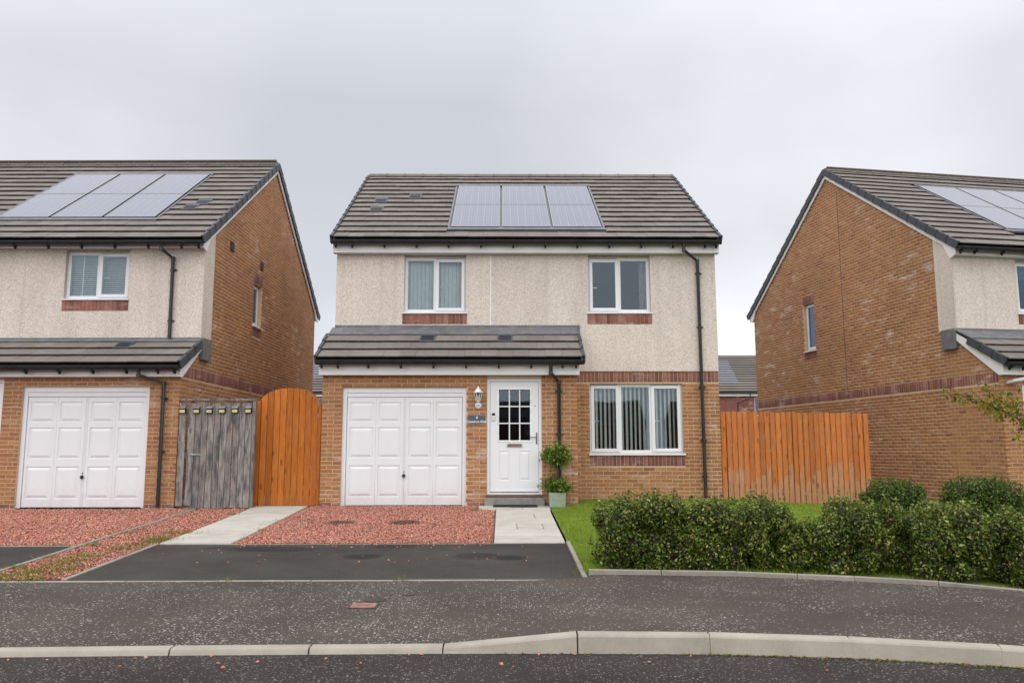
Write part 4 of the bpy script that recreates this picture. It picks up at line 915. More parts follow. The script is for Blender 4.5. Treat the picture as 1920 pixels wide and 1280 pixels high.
# grounds around the house and gravel beds
struct(sheet('gravel_bed', [(-0.18, -5.22), (3.225, -5.22), (3.225, -1.63), (2.91, -1.63), (2.91, -0.99), (-0.18, -0.99)], -0.010, 'gravel_bed'))
struct(sheet('gravel_strip', [(-2.09, -7.47), (-1.19, -7.47), (-1.13, -0.9), (-2.09, -0.9)], -0.010, 'gravel_bed'))
struct(sheet('neighbour_gravel', [(-9.0, -5.32), (-2.13, -5.32), (-2.13, -1.30), (-9.0, -1.30)], -0.010, 'gravel_bed'))
struct(sheet('side_passage', [(-2.6, -0.99), (0.05, -0.99), (0.05, 9.0), (-2.6, 9.0)], -0.03, 'slab'))
grid_sheet('lawn', 4.215, 13.5, -8.6, 1.2, 40, 40, -0.012, 'turf')

def stones(name, polys, per_m2, rmin, rmax, material):
    out = []
    for (x0, x1, y0, y1, dens) in polys:
        n = int((x1-x0)*(y1-y0)*per_m2*dens); out.append(np.stack([RNG.uniform(x0, x1, n), RNG.uniform(y0, y1, n)], 1))
    P_ = np.concatenate(out); n = len(P_)
    U = np.array([(1, 0, 0), (-1, 0, 0), (0, 1, 0), (0, -1, 0), (0, 0, 1), (0, 0, -1)], float)
    Tn = np.array([(0, 2, 4), (2, 1, 4), (1, 3, 4), (3, 0, 4), (2, 0, 5), (1, 2, 5), (3, 1, 5), (0, 3, 5)])
    r = RNG.uniform(rmin, rmax, n)
    v = U[None]*(0.65+0.7*RNG.random((n, 6, 1)))*r[:, None, None]; v += RNG.normal(0, 0.18, (n, 6, 3))*r[:, None, None]; v[:, :, 2] *= 0.75
    th = RNG.uniform(0, 2*np.pi, n); c, s = np.cos(th)[:, None], np.sin(th)[:, None]; x, y = v[:, :, 0]*c-v[:, :, 1]*s, v[:, :, 0]*s+v[:, :, 1]*c
    z0 = gz(P_[:, 0], P_[:, 1])+RNG.uniform(-0.004, 0.012, n)
    v = np.stack([x+P_[:, :1], y+P_[:, 1:], v[:, :, 2]+z0[:, None]], 2)
    o = np_mesh(name, v.reshape(-1, 3), (Tn[None]+6*np.arange(n)[:, None, None]).reshape(-1, 3), material)
    o['kind'] = 'stuff'; return o
tag(stones('gravel', [(-0.16, 3.21, -5.21, -1.64, 1), (-0.16, 2.90, -1.64, -1.0, 1), (-0.10, 3.20, -5.55, -5.22, 0.022), (-0.9, 3.9, -6.6, -5.25, 0.0025), (-0.40, -0.18, -5.2, -2.2, 0.03)], 2700, 0.007, 0.016, 'gravel'), 'loose red gravel in front of the middle garage door', 'gravel')
tag(stones('gravel', [(-2.05, -1.20, -7.44, -5.24, 0.8), (-2.05, -1.15, -5.24, -1.0, 0.9)], 2300, 0.007, 0.016, 'gravel'), 'narrow weedy strip of red gravel between the two driveways', 'gravel')
tag(stones('gravel', [(-6.5, -2.14, -5.31, -1.36, 1)], 2200, 0.0075, 0.017, 'gravel'), 'red gravel in front of the left garage door', 'gravel')

# single chips that strayed on to road and pavement
chip = [MB().lathe([(0.010, -0.008), (0.019, -0.002), (0.015, 0.008), (0.005, 0.013)], (0, 0, 0), n=7).mesh('gravel_chip', 'gravel') for _ in range(1)][0]
for i, (x, y) in enumerate([(-0.16, -10.08), (0.12, -10.09), (0.59, -10.0), (0.73, -10.06), (0.79, -10.03), (0.72, -10.28), (1.25, -10.0), (1.37, -10.21), (1.44, -10.32), (1.63, -10.17), (2.09, -10.09), (2.36, -10.22), (2.67, -9.99), (2.76, -9.985), (3.61, -10.0), (3.87, -10.01), (3.34, -10.26), (3.42, -10.33), (4.70, -10.06), (4.37, -10.23), (5.52, -10.47), (5.51, -10.62)]):
    o = bpy.data.objects.new('gravel_chip', chip); o.location = (x, y, ZROAD+0.007); o.rotation_euler = (random.uniform(-.5, .5), random.uniform(-.5, .5), random.uniform(0, 6)); k = random.uniform(0.4, 0.85); o.scale = (k*random.uniform(.8, 1.3), k, k*random.uniform(.7, 1.1))
    add(o); tag(o, 'small red gravel chip lying loose on the road by the kerb', 'stone', 'stray gravel chips on the road')

# iron cover set in the pavement with a tar repair beside it
def pvz(x, y): return float(SL*(y+1))
cov = empty('utility_cover', (2.115, -8.64, pvz(0, -8.64))); tag(cov, 'small rusty rectangular utility cover set in the pavement', 'utility cover')
ct = MB(); zc = lambda dy: SL*dy
ct.quadbox([(-0.125, -0.095, zc(-.095)-0.02), (0.125, -0.095, zc(-.095)-0.02), (0.125, 0.095, zc(.095)-0.02), (-0.125, 0.095, zc(.095)-0.02), (-0.125, -0.095, zc(-.095)+0.006), (0.125, -0.095, zc(-.095)+0.006), (0.125, 0.095, zc(.095)+0.006), (-0.125, 0.095, zc(.095)+0.006)]).build('frame', 'rust_dark', cov)
lid = MB().quadbox([(-0.112, -0.085, zc(-.085)), (0.105, -0.085, zc(-.085)), (0.105, 0.078, zc(.078)), (-0.112, 0.078, zc(.078)), (-0.112, -0.085, zc(-.085)+0.011), (0.105, -0.085, zc(-.085)+0.011), (0.105, 0.078, zc(.078)+0.011), (-0.112, 0.078, zc(.078)+0.011)]).build('lid', 'rust', cov)
rb = MB()
for i in range(3): rb.box(-0.06, 0.05, -0.03+i*0.022, -0.018+i*0.022, 0.0105, 0.0135)
rb.build('raised_bar', 'rust', lid)
def blob(name, cx, cy, rx, ry, dz, material, label, cat, seed):
    rr = random.Random(seed); n = 18; top = []
    for k in range(n):
        a_ = 2*math.pi*k/n; q_ = rr.uniform(0.7, 1.15); x, y = cx+rx*q_*math.cos(a_), cy+ry*q_*math.sin(a_); top.append((x, y, pvz(x, y)+dz))
    mb = MB(); mb.ext([(x, y, z-0.01) for x, y, z in top], top); return tag(mb.build(name, material), label, cat)
blob('tar_patch', 2.18, -8.40, 0.10, 0.10, 0.005, 'tar', 'dark tar patch on the pavement just behind the rusty cover', 'tar patch', 3)
blob('tar_patch', 2.47, -8.22, 0.06, 0.03, 0.005, 'tar', 'thin tar smear on the pavement to the right of the rusty cover', 'tar patch', 5)

# ================================================================== fence and gates
def board_mesh(wd, h, th=0.02, arch=None):
    return MB().box(-wd/2, wd/2, -th/2, th/2, 0, h)
fen = empty('timber_fence', (9.2, 0.12, 0)); tag(fen, 'orange stained timber fence with bleached board feet, right of the middle house', 'fence')
fx0, fx1 = 7.70, 10.66; nb = 27; pitch = (fx1-fx0)/nb
for i in range(nb):
    x = fx0+(i+0.5)*pitch; zb = float(gz(x, 0.1))-0.01+random.uniform(-0.01, 0.008); zt = np.interp(x, [fx0, fx1], [1.775, 1.725])+random.uniform(-0.008, 0.008)
    o = MB().box(-0.0455, 0.0455, -0.009, 0.009, 0, zt-zb).build('board', 'fence_wood', fen, bevel=0.003)
    o.location = (x-9.2+random.uniform(-.003, .003), random.uniform(-0.004, 0.004)-0.02, zb); o.rotation_euler = (random.uniform(-.004, .004), random.uniform(-.005, .005), random.uniform(-.03, .03))
for z in (0.30, 0.90, 1.50): MB().box(fx0-9.2, fx1-9.2, 0.0, 0.04, z-0.04, z+0.04).build('rail', 'fence_wood', fen)
for x in (7.80, 9.2, 10.6): MB().box(x-9.2-0.09, x-9.2+0.09, 0.04, 0.14, -0.15, 1.66).build('post', 'fence_wood', fen)
nails = MB()
# arched gate beside the middle garage
GY = -0.90
ga = empty('arched_gate', (-0.66, GY, 0)); tag(ga, 'orange timber gate with an arched top beside the middle garage', 'gate')
gx0, gx1 = -1.145, -0.085; nbd = 9; pw = (gx1-gx0)/nbd; xc = (gx0+gx1)/2
def arch_z(x): 
    t = (x-xc)/((gx1-gx0)/2); Rr = 1.0; return 1.885+0.285*math.sqrt(max(0, 1-(t*0.97)**2))**0.95
for i in range(nbd):
    xa_, xb_ = gx0+i*pw+0.005, gx0+(i+1)*pw-0.005; n = 5
    top = [(xa_+(xb_-xa_)*k/n, arch_z(xa_+(xb_-xa_)*k/n)) for k in range(n+1)]
    poly = [(xa_, 0.015)]+[(xb_, 0.015)]+list(reversed(top))
    o = MB().prism_y([(x+0.66, z) for x, z in poly], -0.011, 0.011).build('board', 'gate_wood', ga, bevel=0.003)
    o.location = (0, random.uniform(-.002, .002), 0)
for z in (0.25, 1.0, 1.75): MB().box(gx0+0.66, gx1+0.66, 0.012, 0.05, z-0.05, z+0.05).build('rail', 'gate_wood', ga)
MB().box(gx0-0.125+0.66, gx0-0.006+0.66, -0.04, 0.07, -0.05, 1.935).build('post', 'gate_wood', ga, bevel=0.006)
MB().box(gx1+0.006+0.66, gx1+0.066+0.66, -0.03, 0.07, -0.05, 1.885).build('post', 'gate_wood', ga, bevel=0.006)
MB().box(gx0+0.66, gx1+0.66, -0.01, 0.01, -0.03, 0.012).build('bottom_rail', 'dark_metal', ga)
# weathered grey gate beside the left garage
WY = -1.345
gg = empty('weathered_gate', (-1.8, WY, 0)); tag(gg, 'weathered grey board gate between left garage and arched gate', 'gate')
xs = [(-2.475, -2.355, 0.035, 1.875), (-2.315, -2.195, 0.045, 1.855)]+[(-2.19+i*0.1135, -2.19+i*0.1135+0.106, 0.0+random.uniform(-.008, .008), 1.865+random.uniform(-.008, .008)) for i in range(9)]
for i, (x0_, x1_, z0_, z1_) in enumerate(xs):
    x0_ += 0.001; x1_ -= 0.001; wob = random.uniform(-0.006, 0.006)
    o = MB().quadbox([(x0_+1.8, -0.011, z0_), (x1_+1.8, -0.011, z0_), (x1_+1.8, 0.011, z0_), (x0_+1.8, 0.011, z0_), (x0_+1.8+wob, -0.011, z1_), (x1_+1.8+wob, -0.011, z1_), (x1_+1.8+wob, 0.011, z1_), (x0_+1.8+wob, 0.011, z1_)]).build('board', 'grey_wood', gg, bevel=0.004)
    o.location = (0, random.uniform(-.006, .004)-(0.012 if i == 0 else 0), 0)
for z in (0.10, 0.93, 1.72): MB().box(-2.50+1.8, -1.17+1.8, 0.016, 0.055, z-0.045, z+0.045).build('rail', 'grey_wood', gg)
MB().box(-2.49+1.8, -1.12+1.8, -0.02, 0.06, 1.905, 1.945).build('top_rail', 'grey_wood', gg, bevel=0.004)
MB().box(-1.17+1.8, -1.115+1.8, -0.01, 0.07, -0.05, 1.90).build('post', 'grey_wood', gg)
MB().box(-2.23+1.8, -2.06+1.8, -0.024, -0.013, 0.93, 0.955).tube([(-2.25+1.8, -0.03, 0.942), (-2.09+1.8, -0.03, 0.942)], 0.007, 8).build('bolt', 'steel_silver', gg)
MB().box(-2.28+1.8, -2.22+1.8, -0.016, 0.0, 1.875, 1.905).build('latch', 'rubber', gg)
for i, (x, z) in enumerate([(-2.415, 1.742), (-2.165, 1.742), (-1.935, 1.742), (-1.705, 1.742), (-1.475, 1.745), (-1.235, 1.745)]):
    l = empty('solar_light', (x, WY-0.013, z))
    tag(l, ['first', 'second', 'third', 'fourth', 'fifth', 'sixth'][i]+' small solar light from the left on the weathered grey gate', 'solar light', 'solar lights along the grey gate')
    MB().prism_x([(0.0, -0.066), (-0.040, -0.066), (-0.055, 0.03), (0.0, 0.062)], -0.058, 0.058).build('case', 'rubber', l, bevel=0.004)
    MB().box(-0.046, 0.046, -0.052, -0.0465, -0.052, 0.002).build('lens', 'cream_lens', l)
    tp = MB().quadbox([(-0.055, -0.060, 0.028), (0.055, -0.060, 0.028), (0.055, -0.004, 0.064), (-0.055, -0.004, 0.064), (-0.055, -0.060, 0.034), (0.055, -0.060, 0.034), (0.055, -0.004, 0.070), (-0.055, -0.004, 0.070)]).build('solar_cell', 'steel_silver', l)

# ================================================================== things at the door
# wall lantern
lan = empty('wall_lantern', (2.90, -0.993, 1.80)); tag(lan, 'white wall lantern with glazed sides between garage door and front door', 'lantern')
MB().lathe([(0.062, 0.0), (0.060, -0.02), (0.045, -0.03)], (0, -0.001, 0.035), axis='y', n=18).build('wall_plate', 'lamp_white', lan, smooth=True)
MB().tube([(0, -0.02, 0.045), (0, -0.08, 0.035), (0, -0.11, 0.06), (0, -0.11, 0.10)], 0.012, 8).lathe([(0.014, 0.095), (0.040, 0.105), (0.046, 0.115), (0.046, 0.122)], (0, -0.11, 0), n=6).build('arm', 'lamp_white', lan, smooth=True)
MB().lathe([(0.040, 0.125), (0.066, 0.265)], (0, -0.11, 0), n=6).build('glass', 'glass', lan)
lb_ = MB()
for k in range(6):
    a_ = 2*math.pi*k/6; lb_.tube([(0.042*math.cos(a_), -0.11+0.042*math.sin(a_), 0.118), (0.070*math.cos(a_), -0.11+0.070*math.sin(a_), 0.270)], 0.0055, 6)
lb_.build('frame', 'lamp_white', lan)
MB().lathe([(0.016, 0.125), (0.018, 0.16), (0.010, 0.21), (0.004, 0.22)], (0, -0.11, 0), n=10).build('bulb', 'lamp_white', lan, smooth=True)
MB().lathe([(0.094, 0.268), (0.092, 0.277), (0.064, 0.292), (0.052, 0.325), (0.022, 0.350), (0.012, 0.360), (0.016, 0.372), (0.004, 0.392)], (0, -0.11, 0), n=12).build('cap', 'lamp_white', lan)
# house sign
sg = empty('house_sign', (2.872, -0.995, 1.575)); tag(sg, 'dark slate house sign with pale lettering left of the front door', 'sign')
MB().box(-0.172, 0.172, -0.012, 0.0, -0.092, 0.092).build('plate', 'slate_plate', sg, bevel=0.003)
MB().box(-0.172, 0.172, -0.0150, -0.0122, 0.082, 0.092).box(-0.172, 0.172, -0.0150, -0.0122, -0.092, -0.082).box(-0.172, -0.162, -0.0150, -0.0122, -0.082, 0.082).box(0.162, 0.172, -0.0150, -0.0122, -0.082, 0.082).build('rim', 'plate_rim', sg)
def text(s, size, loc, parent, material, name='lettering', bold=0.0):
    cu = bpy.data.curves.new('txt', 'FONT'); cu.body = s; cu.size = size; cu.align_x = 'CENTER'; cu.align_y = 'CENTER'; cu.extrude = 0.0008; cu.offset = bold
    t = bpy.data.objects.new('txt', cu); me = bpy.data.meshes.new_from_object(t); bpy.data.objects.remove(t); me.materials.clear(); me.materials.append(MATS[material])
    o = bpy.data.objects.new(name, me); o.location = loc; o.rotation_euler = (R(90), 0, 0); return add(o, parent)
text('Cameron Oval', 0.060, (0, -0.0135, -0.038), sg, 'letter_white', bold=0.0012)
text('8', 0.060, (0.004, -0.0135, 0.036), sg, 'letter_white', bold=0.0015)
# doorbell
db = empty('video_doorbell', (3.183, -0.937, 1.63)); tag(db, 'white and black video doorbell on the front door', 'doorbell')
MB().box(-0.028, 0.028, -0.026, 0.0, -0.070, 0.070).build('case', 'steel_silver', db, bevel=0.006)
MB().box(-0.026, 0.026, -0.030, -0.0262, 0.022, 0.068).build('camera_face', 'rubber', db, bevel=0.004)
MB().box(-0.024, 0.024, -0.0285, -0.0262, -0.066, 0.018).build('front_plate', 'white_plastic', db)
MB().lathe([(0.013, -0.0285), (0.013, -0.031)], (0, 0, -0.025), axis='y', n=16).build('button', 'steel_silver', db)
# door mat
dm = empty('door_mat', (3.58, -1.20, float(gz(3.5, -1.2))+0.016)); tag(dm, 'black rubber door mat on the landing before the front door', 'door mat')
MB().quadbox([(-0.40, -0.12, -0.006), (0.40, -0.12, -0.006), (0.40, 0.12, 0.006), (-0.40, 0.12, 0.006), (-0.40, -0.12, 0.010), (0.40, -0.12, 0.010), (0.40, 0.12, 0.022), (-0.40, 0.12, 0.022)]).build('mat', 'rubber', dm)
rbm = MB()
for i in range(9): rbm.box(-0.38, 0.38, -0.105+i*0.025, -0.095+i*0.025, 0.012+i*0.0012, 0.0165+i*0.0012)
rbm.build('rib', 'rubber', dm)
# security floodlight on right garage
fl = empty('floodlight', (12.7453+0.24*math.cos(.1632)+1.10*math.sin(.1632), 0.3837+0.24*math.sin(.1632)-1.10*math.cos(.1632), 2.30), 0.1632); tag(fl, 'small white floodlight on the right house garage corner', 'floodlight')
MB().box(-0.05, 0.05, -0.02, 0.018, -0.03, 0.03).build('bracket', 'white_plastic', fl)
MB().quadbox([(-0.16, -0.20, -0.02), (0.10, -0.22, 0.02), (0.10, -0.05, -0.02), (-0.16, -0.03, -0.05), (-0.16, -0.21, 0.03), (0.10, -0.23, 0.075), (0.10, -0.05, 0.04), (-0.16, -0.03, 0.0)]).build('head', 'white_plastic', fl, bevel=0.008)

# ================================================================== blinds
def house_loc(root, m, x, y, z):
    v = Matrix.Translation(root.location) @ Matrix.Rotation(root.rotation_euler.z, 4, 'Z') @ Vector((m*x, y, z)); return v
def vblind(root, m, x0, x1, z0, z1, y, pitch_, slat, ang, material, label):
    c = house_loc(root, m, (x0+x1)/2, y, z1); b = empty('vertical_blind', c, root.rotation_euler.z); tag(b, label, 'blind')
    n = int((x1-x0)/pitch_)
    MB().box(-(x1-x0)/2, (x1-x0)/2, -0.02, 0.02, 0, 0.03).build('head_rail', 'white_plastic', b)
    me = MB().box(-slat/2, slat/2, -0.0008, 0.0008, -(z1-z0), -0.002).mesh('slat', material)
    for i in range(n):
        o = bpy.data.objects.new('slat', me); o.location = (-(x1-x0)/2+(i+0.5)*pitch_, 0, 0); o.rotation_euler = (0, 0, ang+random.uniform(-.06, .06)); add(o, b)
vblind(main_house, 1, 5.11, 6.91, 0.98, 2.30, 0.185, 0.0862, 0.089, R(56), 'blind_fabric', 'half open vertical blind in the wide ground floor window')
vblind(main_house, 1, 1.39, 2.60, 3.80, 4.90, 0.21, 0.078, 0.086, R(34), 'pale_blind', 'nearly closed pale vertical blind in the upper window above the garage')
cb = empty('curtain', house_loc(main_house, 1, 6.26, 0.24, 3.80)); tag(cb, 'drawn back curtain at the right of the upper right window', 'curtain')
cm = MB(); pr_ = [(-0.10+0.01*k, 0.02*math.sin(k*1.25)) for k in range(18)]
cm.ext([(x, y, 0) for x, y in pr_]+[(x, y+0.006, 0) for x, y in reversed(pr_)], [(x*1.05, y, 1.10) for x, y in pr_]+[(x*1.05, y+0.006, 1.10) for x, y in reversed(pr_)]).build('cloth', 'curtain', cb, smooth=True)
vb = empty('venetian_blind', house_loc(left_house, -1, 2.075, 0.21, 4.90), left_house.rotation_euler.z); tag(vb, 'white slatted venetian blind in the left house upper window', 'blind')
MB().box(-0.60, 0.60, -0.025, 0.025, -0.03, 0.0).build('head_rail', 'white_plastic', vb)
me = MB().quadbox([(-0.59, -0.022, -0.016), (0.59, -0.022, -0.016), (0.59, 0.022, 0.014), (-0.59, 0.022, 0.014), (-0.59, -0.022, -0.014), (0.59, -0.022, -0.014), (0.59, 0.022, 0.016), (-0.59, 0.022, 0.016)]).mesh('slat', 'venetian')
for i in range(23):
    o = bpy.data.objects.new('slat', me); o.location = (0, 0, -0.06-i*0.041); add(o, vb)
MB().box(-0.38, -0.36, -0.03, -0.027, -0.95, -0.03).build('ladder_tape', 'white_plastic', vb)
rbx = empty('roller_blind', house_loc(right_house, 1, 2.12, 0.21, 4.83), right_house.rotation_euler.z); tag(rbx, 'half lowered pale roller blind in the right house upper window', 'blind')
MB().box(-0.60, 0.60, -0.001, 0.001, -0.34, 0.0).build('cloth', 'venetian', rbx); MB().box(-0.60, 0.60, -0.008, 0.008, -0.365, -0.342).build('bottom_bar', 'venetian', rbx)

# ================================================================== planting
def leaf_mesh(name, P_, N_, ln, asp, material, parent, fold=0.25, jitter=0.7):
    """P_: leaf positions, N_: rough facing directions; every leaf is a folded two-triangle blade"""
    n = len(P_); ln = np.broadcast_to(ln, (n,))[:, None]
    N_ = N_+RNG.normal(0, jitter, (n, 3)); N_ /= np.linalg.norm(N_, axis=1, keepdims=True)+1e-9
    T = RNG.normal(0, 1, (n, 3)); T -= (T*N_).sum(1, keepdims=True)*N_; T /= np.linalg.norm(T, axis=1, keepdims=True)+1e-9
    B = np.cross(N_, T); wv = ln*asp*0.5
    base = P_-T*ln*0.5; tip = P_+T*ln*0.5-N_*ln*0.1
    l_ = P_+B*wv+N_*wv*fold*2; r_ = P_-B*wv+N_*wv*fold*2
    V = np.stack([base, l_, tip, r_], 1).reshape(-1, 3); i = 4*np.arange(n)
    Tn = np.stack([np.stack([i, i+3, i+2], 1), np.stack([i, i+2, i+1], 1)], 1).reshape(-1, 3)
    return np_mesh(name, V, Tn, material, parent)
def lumps(cx, cy, z0, lx, ly, h, n, rr):
    """random spheres that fill a clipped hedge body"""
    out = []; nx = max(2, round(lx/0.22)); ny = max(2, round(ly/0.24)); nz = max(2, round(h/0.24))
    for i in range(nx):
        for j in range(ny):
            for k in range(nz):
                r_ = rr.uniform(0.12, 0.19); zz_ = 0.12+(h-0.12-0.15)*k/(nz-1)
                if 0 < i < nx-1 and 0 < j < ny-1 and 0 < k < nz-1: continue
                tp = 0.93 if k == nz-1 else 1.0
                out.append((cx+lx*tp*((i+rr.uniform(.1, .9))/nx-.5), cy-0.05+ly*tp*((j+rr.uniform(.1, .9))/ny-.5), z0+zz_+rr.uniform(-.07, .06), r_))
    return out
def bush(name, label, cat, cx, cy, lx, ly, h, nleaf, ll, material, seed, group=None, nl=26, stems=5, topn=0.25):
    rr = random.Random(seed); z0 = float(gz(cx, cy)); root = empty(name, (cx, cy, z0)); tag(root, label, cat, group)
    L_ = lumps(0, 0, 0, max(lx-0.18, .1), max(ly-0.22, .1), h, nl, rr); C = np.array(L_)
    k = RNG.integers(0, len(C), nleaf); d = RNG.normal(0, 1, (nleaf, 3)); d /= np.linalg.norm(d, axis=1, keepdims=True)
    rad = C[k, 3]*(0.62+0.52*RNG.random(nleaf)**0.8); P_ = C[k, :3]+d*rad[:, None]
    # shoots standing out of the top
    ns = int(nleaf*topn*0.35); kk = RNG.integers(0, len(C), ns//10+1); base = C[kk, :3]+np.stack([RNG.normal(0, .09, len(kk)), RNG.normal(0, .09, len(kk)), C[kk, 3]*0.9], 1)
    ang = RNG.normal(0, 0.35, (len(kk), 2)); sh = []
    for b, an in zip(base, ang):
        hh = RNG.uniform(0.03, 0.10)
        for t in np.linspace(0, 1, 10): sh.append(b+np.array([an[0]*hh*t, an[1]*hh*t, hh*t])+RNG.normal(0, 0.012, 3))
    P_ = np.concatenate([P_, np.array(sh)]); d = np.concatenate([d, np.tile([[0, -0.2, 0.9]], (len(sh), 1))])
    ok = P_[:, 2] > 0.02; P_, d = P_[ok], d[ok]
    leaf_mesh('foliage', P_, d+np.array([0, 0, 0.35]), RNG.uniform(0.5, 1.3, len(P_))*ll, 0.55, material, root)
    st = MB()
    for i in range(stems):
        x, y = rr.uniform(-.4, .4)*lx*0.8, rr.uniform(-.3, .3)*ly
        pts = [(x, y, -0.05), (x+rr.uniform(-.05, .05), y+rr.uniform(-.05, .05), h*0.4), (x+rr.uniform(-.15, .15), y+rr.uniform(-.12, .12), h*0.85)]; st.tube(pts, 0.012, 5, taper=[0.014, 0.010, 0.004])
        for _ in range(5):
            t = rr.uniform(.25, .8)*h; st.tube([(x, y, t), (x+rr.uniform(-.2, .2), y+rr.uniform(-.2, .2), t+rr.uniform(.05, .2))], 0.005, 4, taper=[0.006, 0.003])
    st.build('stem', 'bark', root)
    # dense dead heart of the bush, twiggy and dark
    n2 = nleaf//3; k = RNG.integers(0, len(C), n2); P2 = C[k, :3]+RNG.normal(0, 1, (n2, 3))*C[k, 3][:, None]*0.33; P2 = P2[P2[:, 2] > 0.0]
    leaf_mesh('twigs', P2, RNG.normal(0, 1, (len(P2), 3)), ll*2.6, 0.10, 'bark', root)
    return root
HG = 'hedge bushes along the pavement'
hb = 'hedge bush'
bush('hedge_bush', 'rounded hedge bush at the left end of the row, nearest the driveway', hb, 4.90, -6.86, 1.15, 0.95, 0.73, 15500, 0.040, 'hedge_leaf', 11, HG, 34)
bush('hedge_bush', 'hedge bush in front of the wide window, second from the driveway', hb, 5.66, -6.88, 0.85, 0.88, 0.68, 11000, 0.039, 'hedge_leaf', 12, HG, 26)
bush('hedge_bush', 'hedge bush just left of the gap where the lawn shows through', hb, 6.28, -6.90, 0.72, 0.80, 0.71, 9500, 0.039, 'hedge_leaf', 13, HG, 24)
bush('hedge_bush', 'low thin hedge bush in the gap of the row', hb, 6.74, -7.02, 0.50, 0.60, 0.50, 5200, 0.038, 'hedge_leaf', 14, HG, 14)
bush('hedge_bush', 'hedge bush just right of the gap in the row', hb, 7.26, -7.06, 0.88, 0.92, 0.70, 12500, 0.040, 'hedge_leaf', 15, HG, 30)
bush('hedge_bush', 'dense hedge bush second from the right edge', hb, 8.06, -7.22, 1.0, 0.95, 0.70, 14000, 0.040, 'hedge_leaf', 16, HG, 32)
bush('hedge_bush', 'tall hedge bush at the right edge of the picture', hb, 8.92, -7.52, 1.0, 0.95, 0.72, 14000, 0.040, 'hedge_leaf', 17, HG, 32)
bush('hedge_bush', 'last hedge bush of the row beyond the right edge', hb, 9.8, -8.0, 1.0, 0.95, 0.86, 5200, 0.036, 'hedge_leaf', 18, HG, 30)
SG = 'shrubs by the right house'
bush('garden_shrub', 'low dark shrub at the right end of the orange fence', 'shrub', 10.05, -2.1, 1.02, 0.8, 0.62, 9000, 0.045, 'shrub_leaf', 21, SG, 24)
bush('garden_shrub', 'wide dark shrub below the brick gable corner of the right house', 'shrub', 11.58, -2.0, 1.30, 0.9, 0.62, 11000, 0.045, 'shrub_leaf', 22, SG, 30)

# potted shrub by the door
pz = float(gz(4.34, -1.22))
pot = empty('planter', (4.335, -1.22, pz)); tag(pot, 'square sage green planter at the right of the front door', 'planter')
pm = MB(); o_, i_ = 0.150, 0.132
pm.quadbox([(-o_+.012, -o_+.012, 0), (o_-.012, -o_+.012, 0), (o_-.012, o_-.012, 0), (-o_+.012, o_-.012, 0), (-o_, -o_, 0.25), (o_, -o_, 0.25), (o_, o_, 0.25), (-o_, o_, 0.25)])
pm.build('pot', 'sage', pot, bevel=0.006)
MB().box(-o_, o_, -o_, -i_, 0.251, 0.268).box(-o_, o_, i_, o_, 0.251, 0.268).box(-o_, -i_, -i_, i_, 0.251, 0.268).box(i_, o_, -i_, i_, 0.251, 0.268).build('rim', 'sage', pot)
MB().box(-i_, i_, -i_, i_, 0.2505, 0.256).build('compost', 'soil', pot)
lau = empty('potted_laurel', (4.335, -1.22, pz+0.25)); tag(lau, 'two tiered glossy green shrub growing in the sage green planter', 'potted shrub')
MB().tube([(0.0, 0, 0), (0.012, 0.01, 0.2), (0.02, 0, 0.42), (0.03, 0.0, 0.70)], 0.012, 7, taper=[0.016, 0.014, 0.012, 0.006]).build('stem', 'bark', lau)
def sprigs(cs, n, ll, parent, nm, lo=-0.2):
    P_, D_ = [], []; br = MB()
    for (x, y, z, r_) in cs:
        for _ in range(n):
            d = RNG.normal(0, 1, 3); d[2] = abs(d[2])*0.9+lo; d /= np.linalg.norm(d); b = np.array([x, y, z]); L_ = r_*RNG.uniform(0.5, 1.32)
            br.tube([tuple(b), tuple(b+d*L_)], 0.003, 4, taper=[0.004, 0.0015])
            for t in np.linspace(0.3, 1.05, 13):
                P_.append(b+d*L_*t+RNG.normal(0, 0.014, 3)); D_.append(d*0.4+RNG.normal(0, .5, 3)+np.array([0, 0, .5]))
    leaf_mesh('foliage', np.array(P_), np.array(D_), RNG.uniform(.7, 1.2, len(P_))*ll, 0.42, 'laurel_leaf', parent); br.build('twig', 'bark', parent)
sprigs([(-0.03, 0, 0.05, 0.20), (0.06, 0.02, 0.07, 0.19), (-0.11, 0, 0.12, 0.19), (0.10, -.02, 0.08, 0.17), (0.0, 0, 0.14, 0.17)], 44, 0.055, lau, 'lower')
sprigs([(0.06, 0, 0.66, 0.22), (-0.10, 0, 0.60, 0.18), (0.02, 0, 0.54, 0.18), (0.11, -.03, 0.62, 0.19), (0.05, 0, 0.76, 0.19), (-0.1, 0, 0.70, 0.14)], 48, 0.055, lau, 'upper', -0.35)

# tree on the right: its trunk stands outside the frame, one bough reaches in
tr = empty('cherry_tree', (11.75, -5.15, float(gz(11.75, -5.15)))); tag(tr, 'small yellowing tree whose leafy branch reaches in from the right edge', 'tree')
tz = float(gz(11.75, -5.15))
tm = MB().tube([(0, 0, -0.1), (0.02, 0.0, 0.6), (-0.02, 0.02, 1.2), (0.03, 0, 1.9), (0.0, 0, 2.9)], 0.06, 10, taper=[0.085, 0.068, 0.058, 0.04, 0.015]); tm.build('trunk', 'bark', tr, smooth=True)
bm_ = MB(); LP_, LD_ = [], []
def twig(a_, b_, r0, r1, n, sag=0.0):
    pts = []
    for t in np.linspace(0, 1, n):
        p_ = np.array(a_)*(1-t)+np.array(b_)*t; p_[2] += sag*math.sin(math.pi*t); p_ += RNG.normal(0, 0.008, 3)*(0 < t < 1); pts.append(tuple(p_))
    bm_.tube(pts, r0, 6, taper=list(np.linspace(r0, r1, n))); return pts
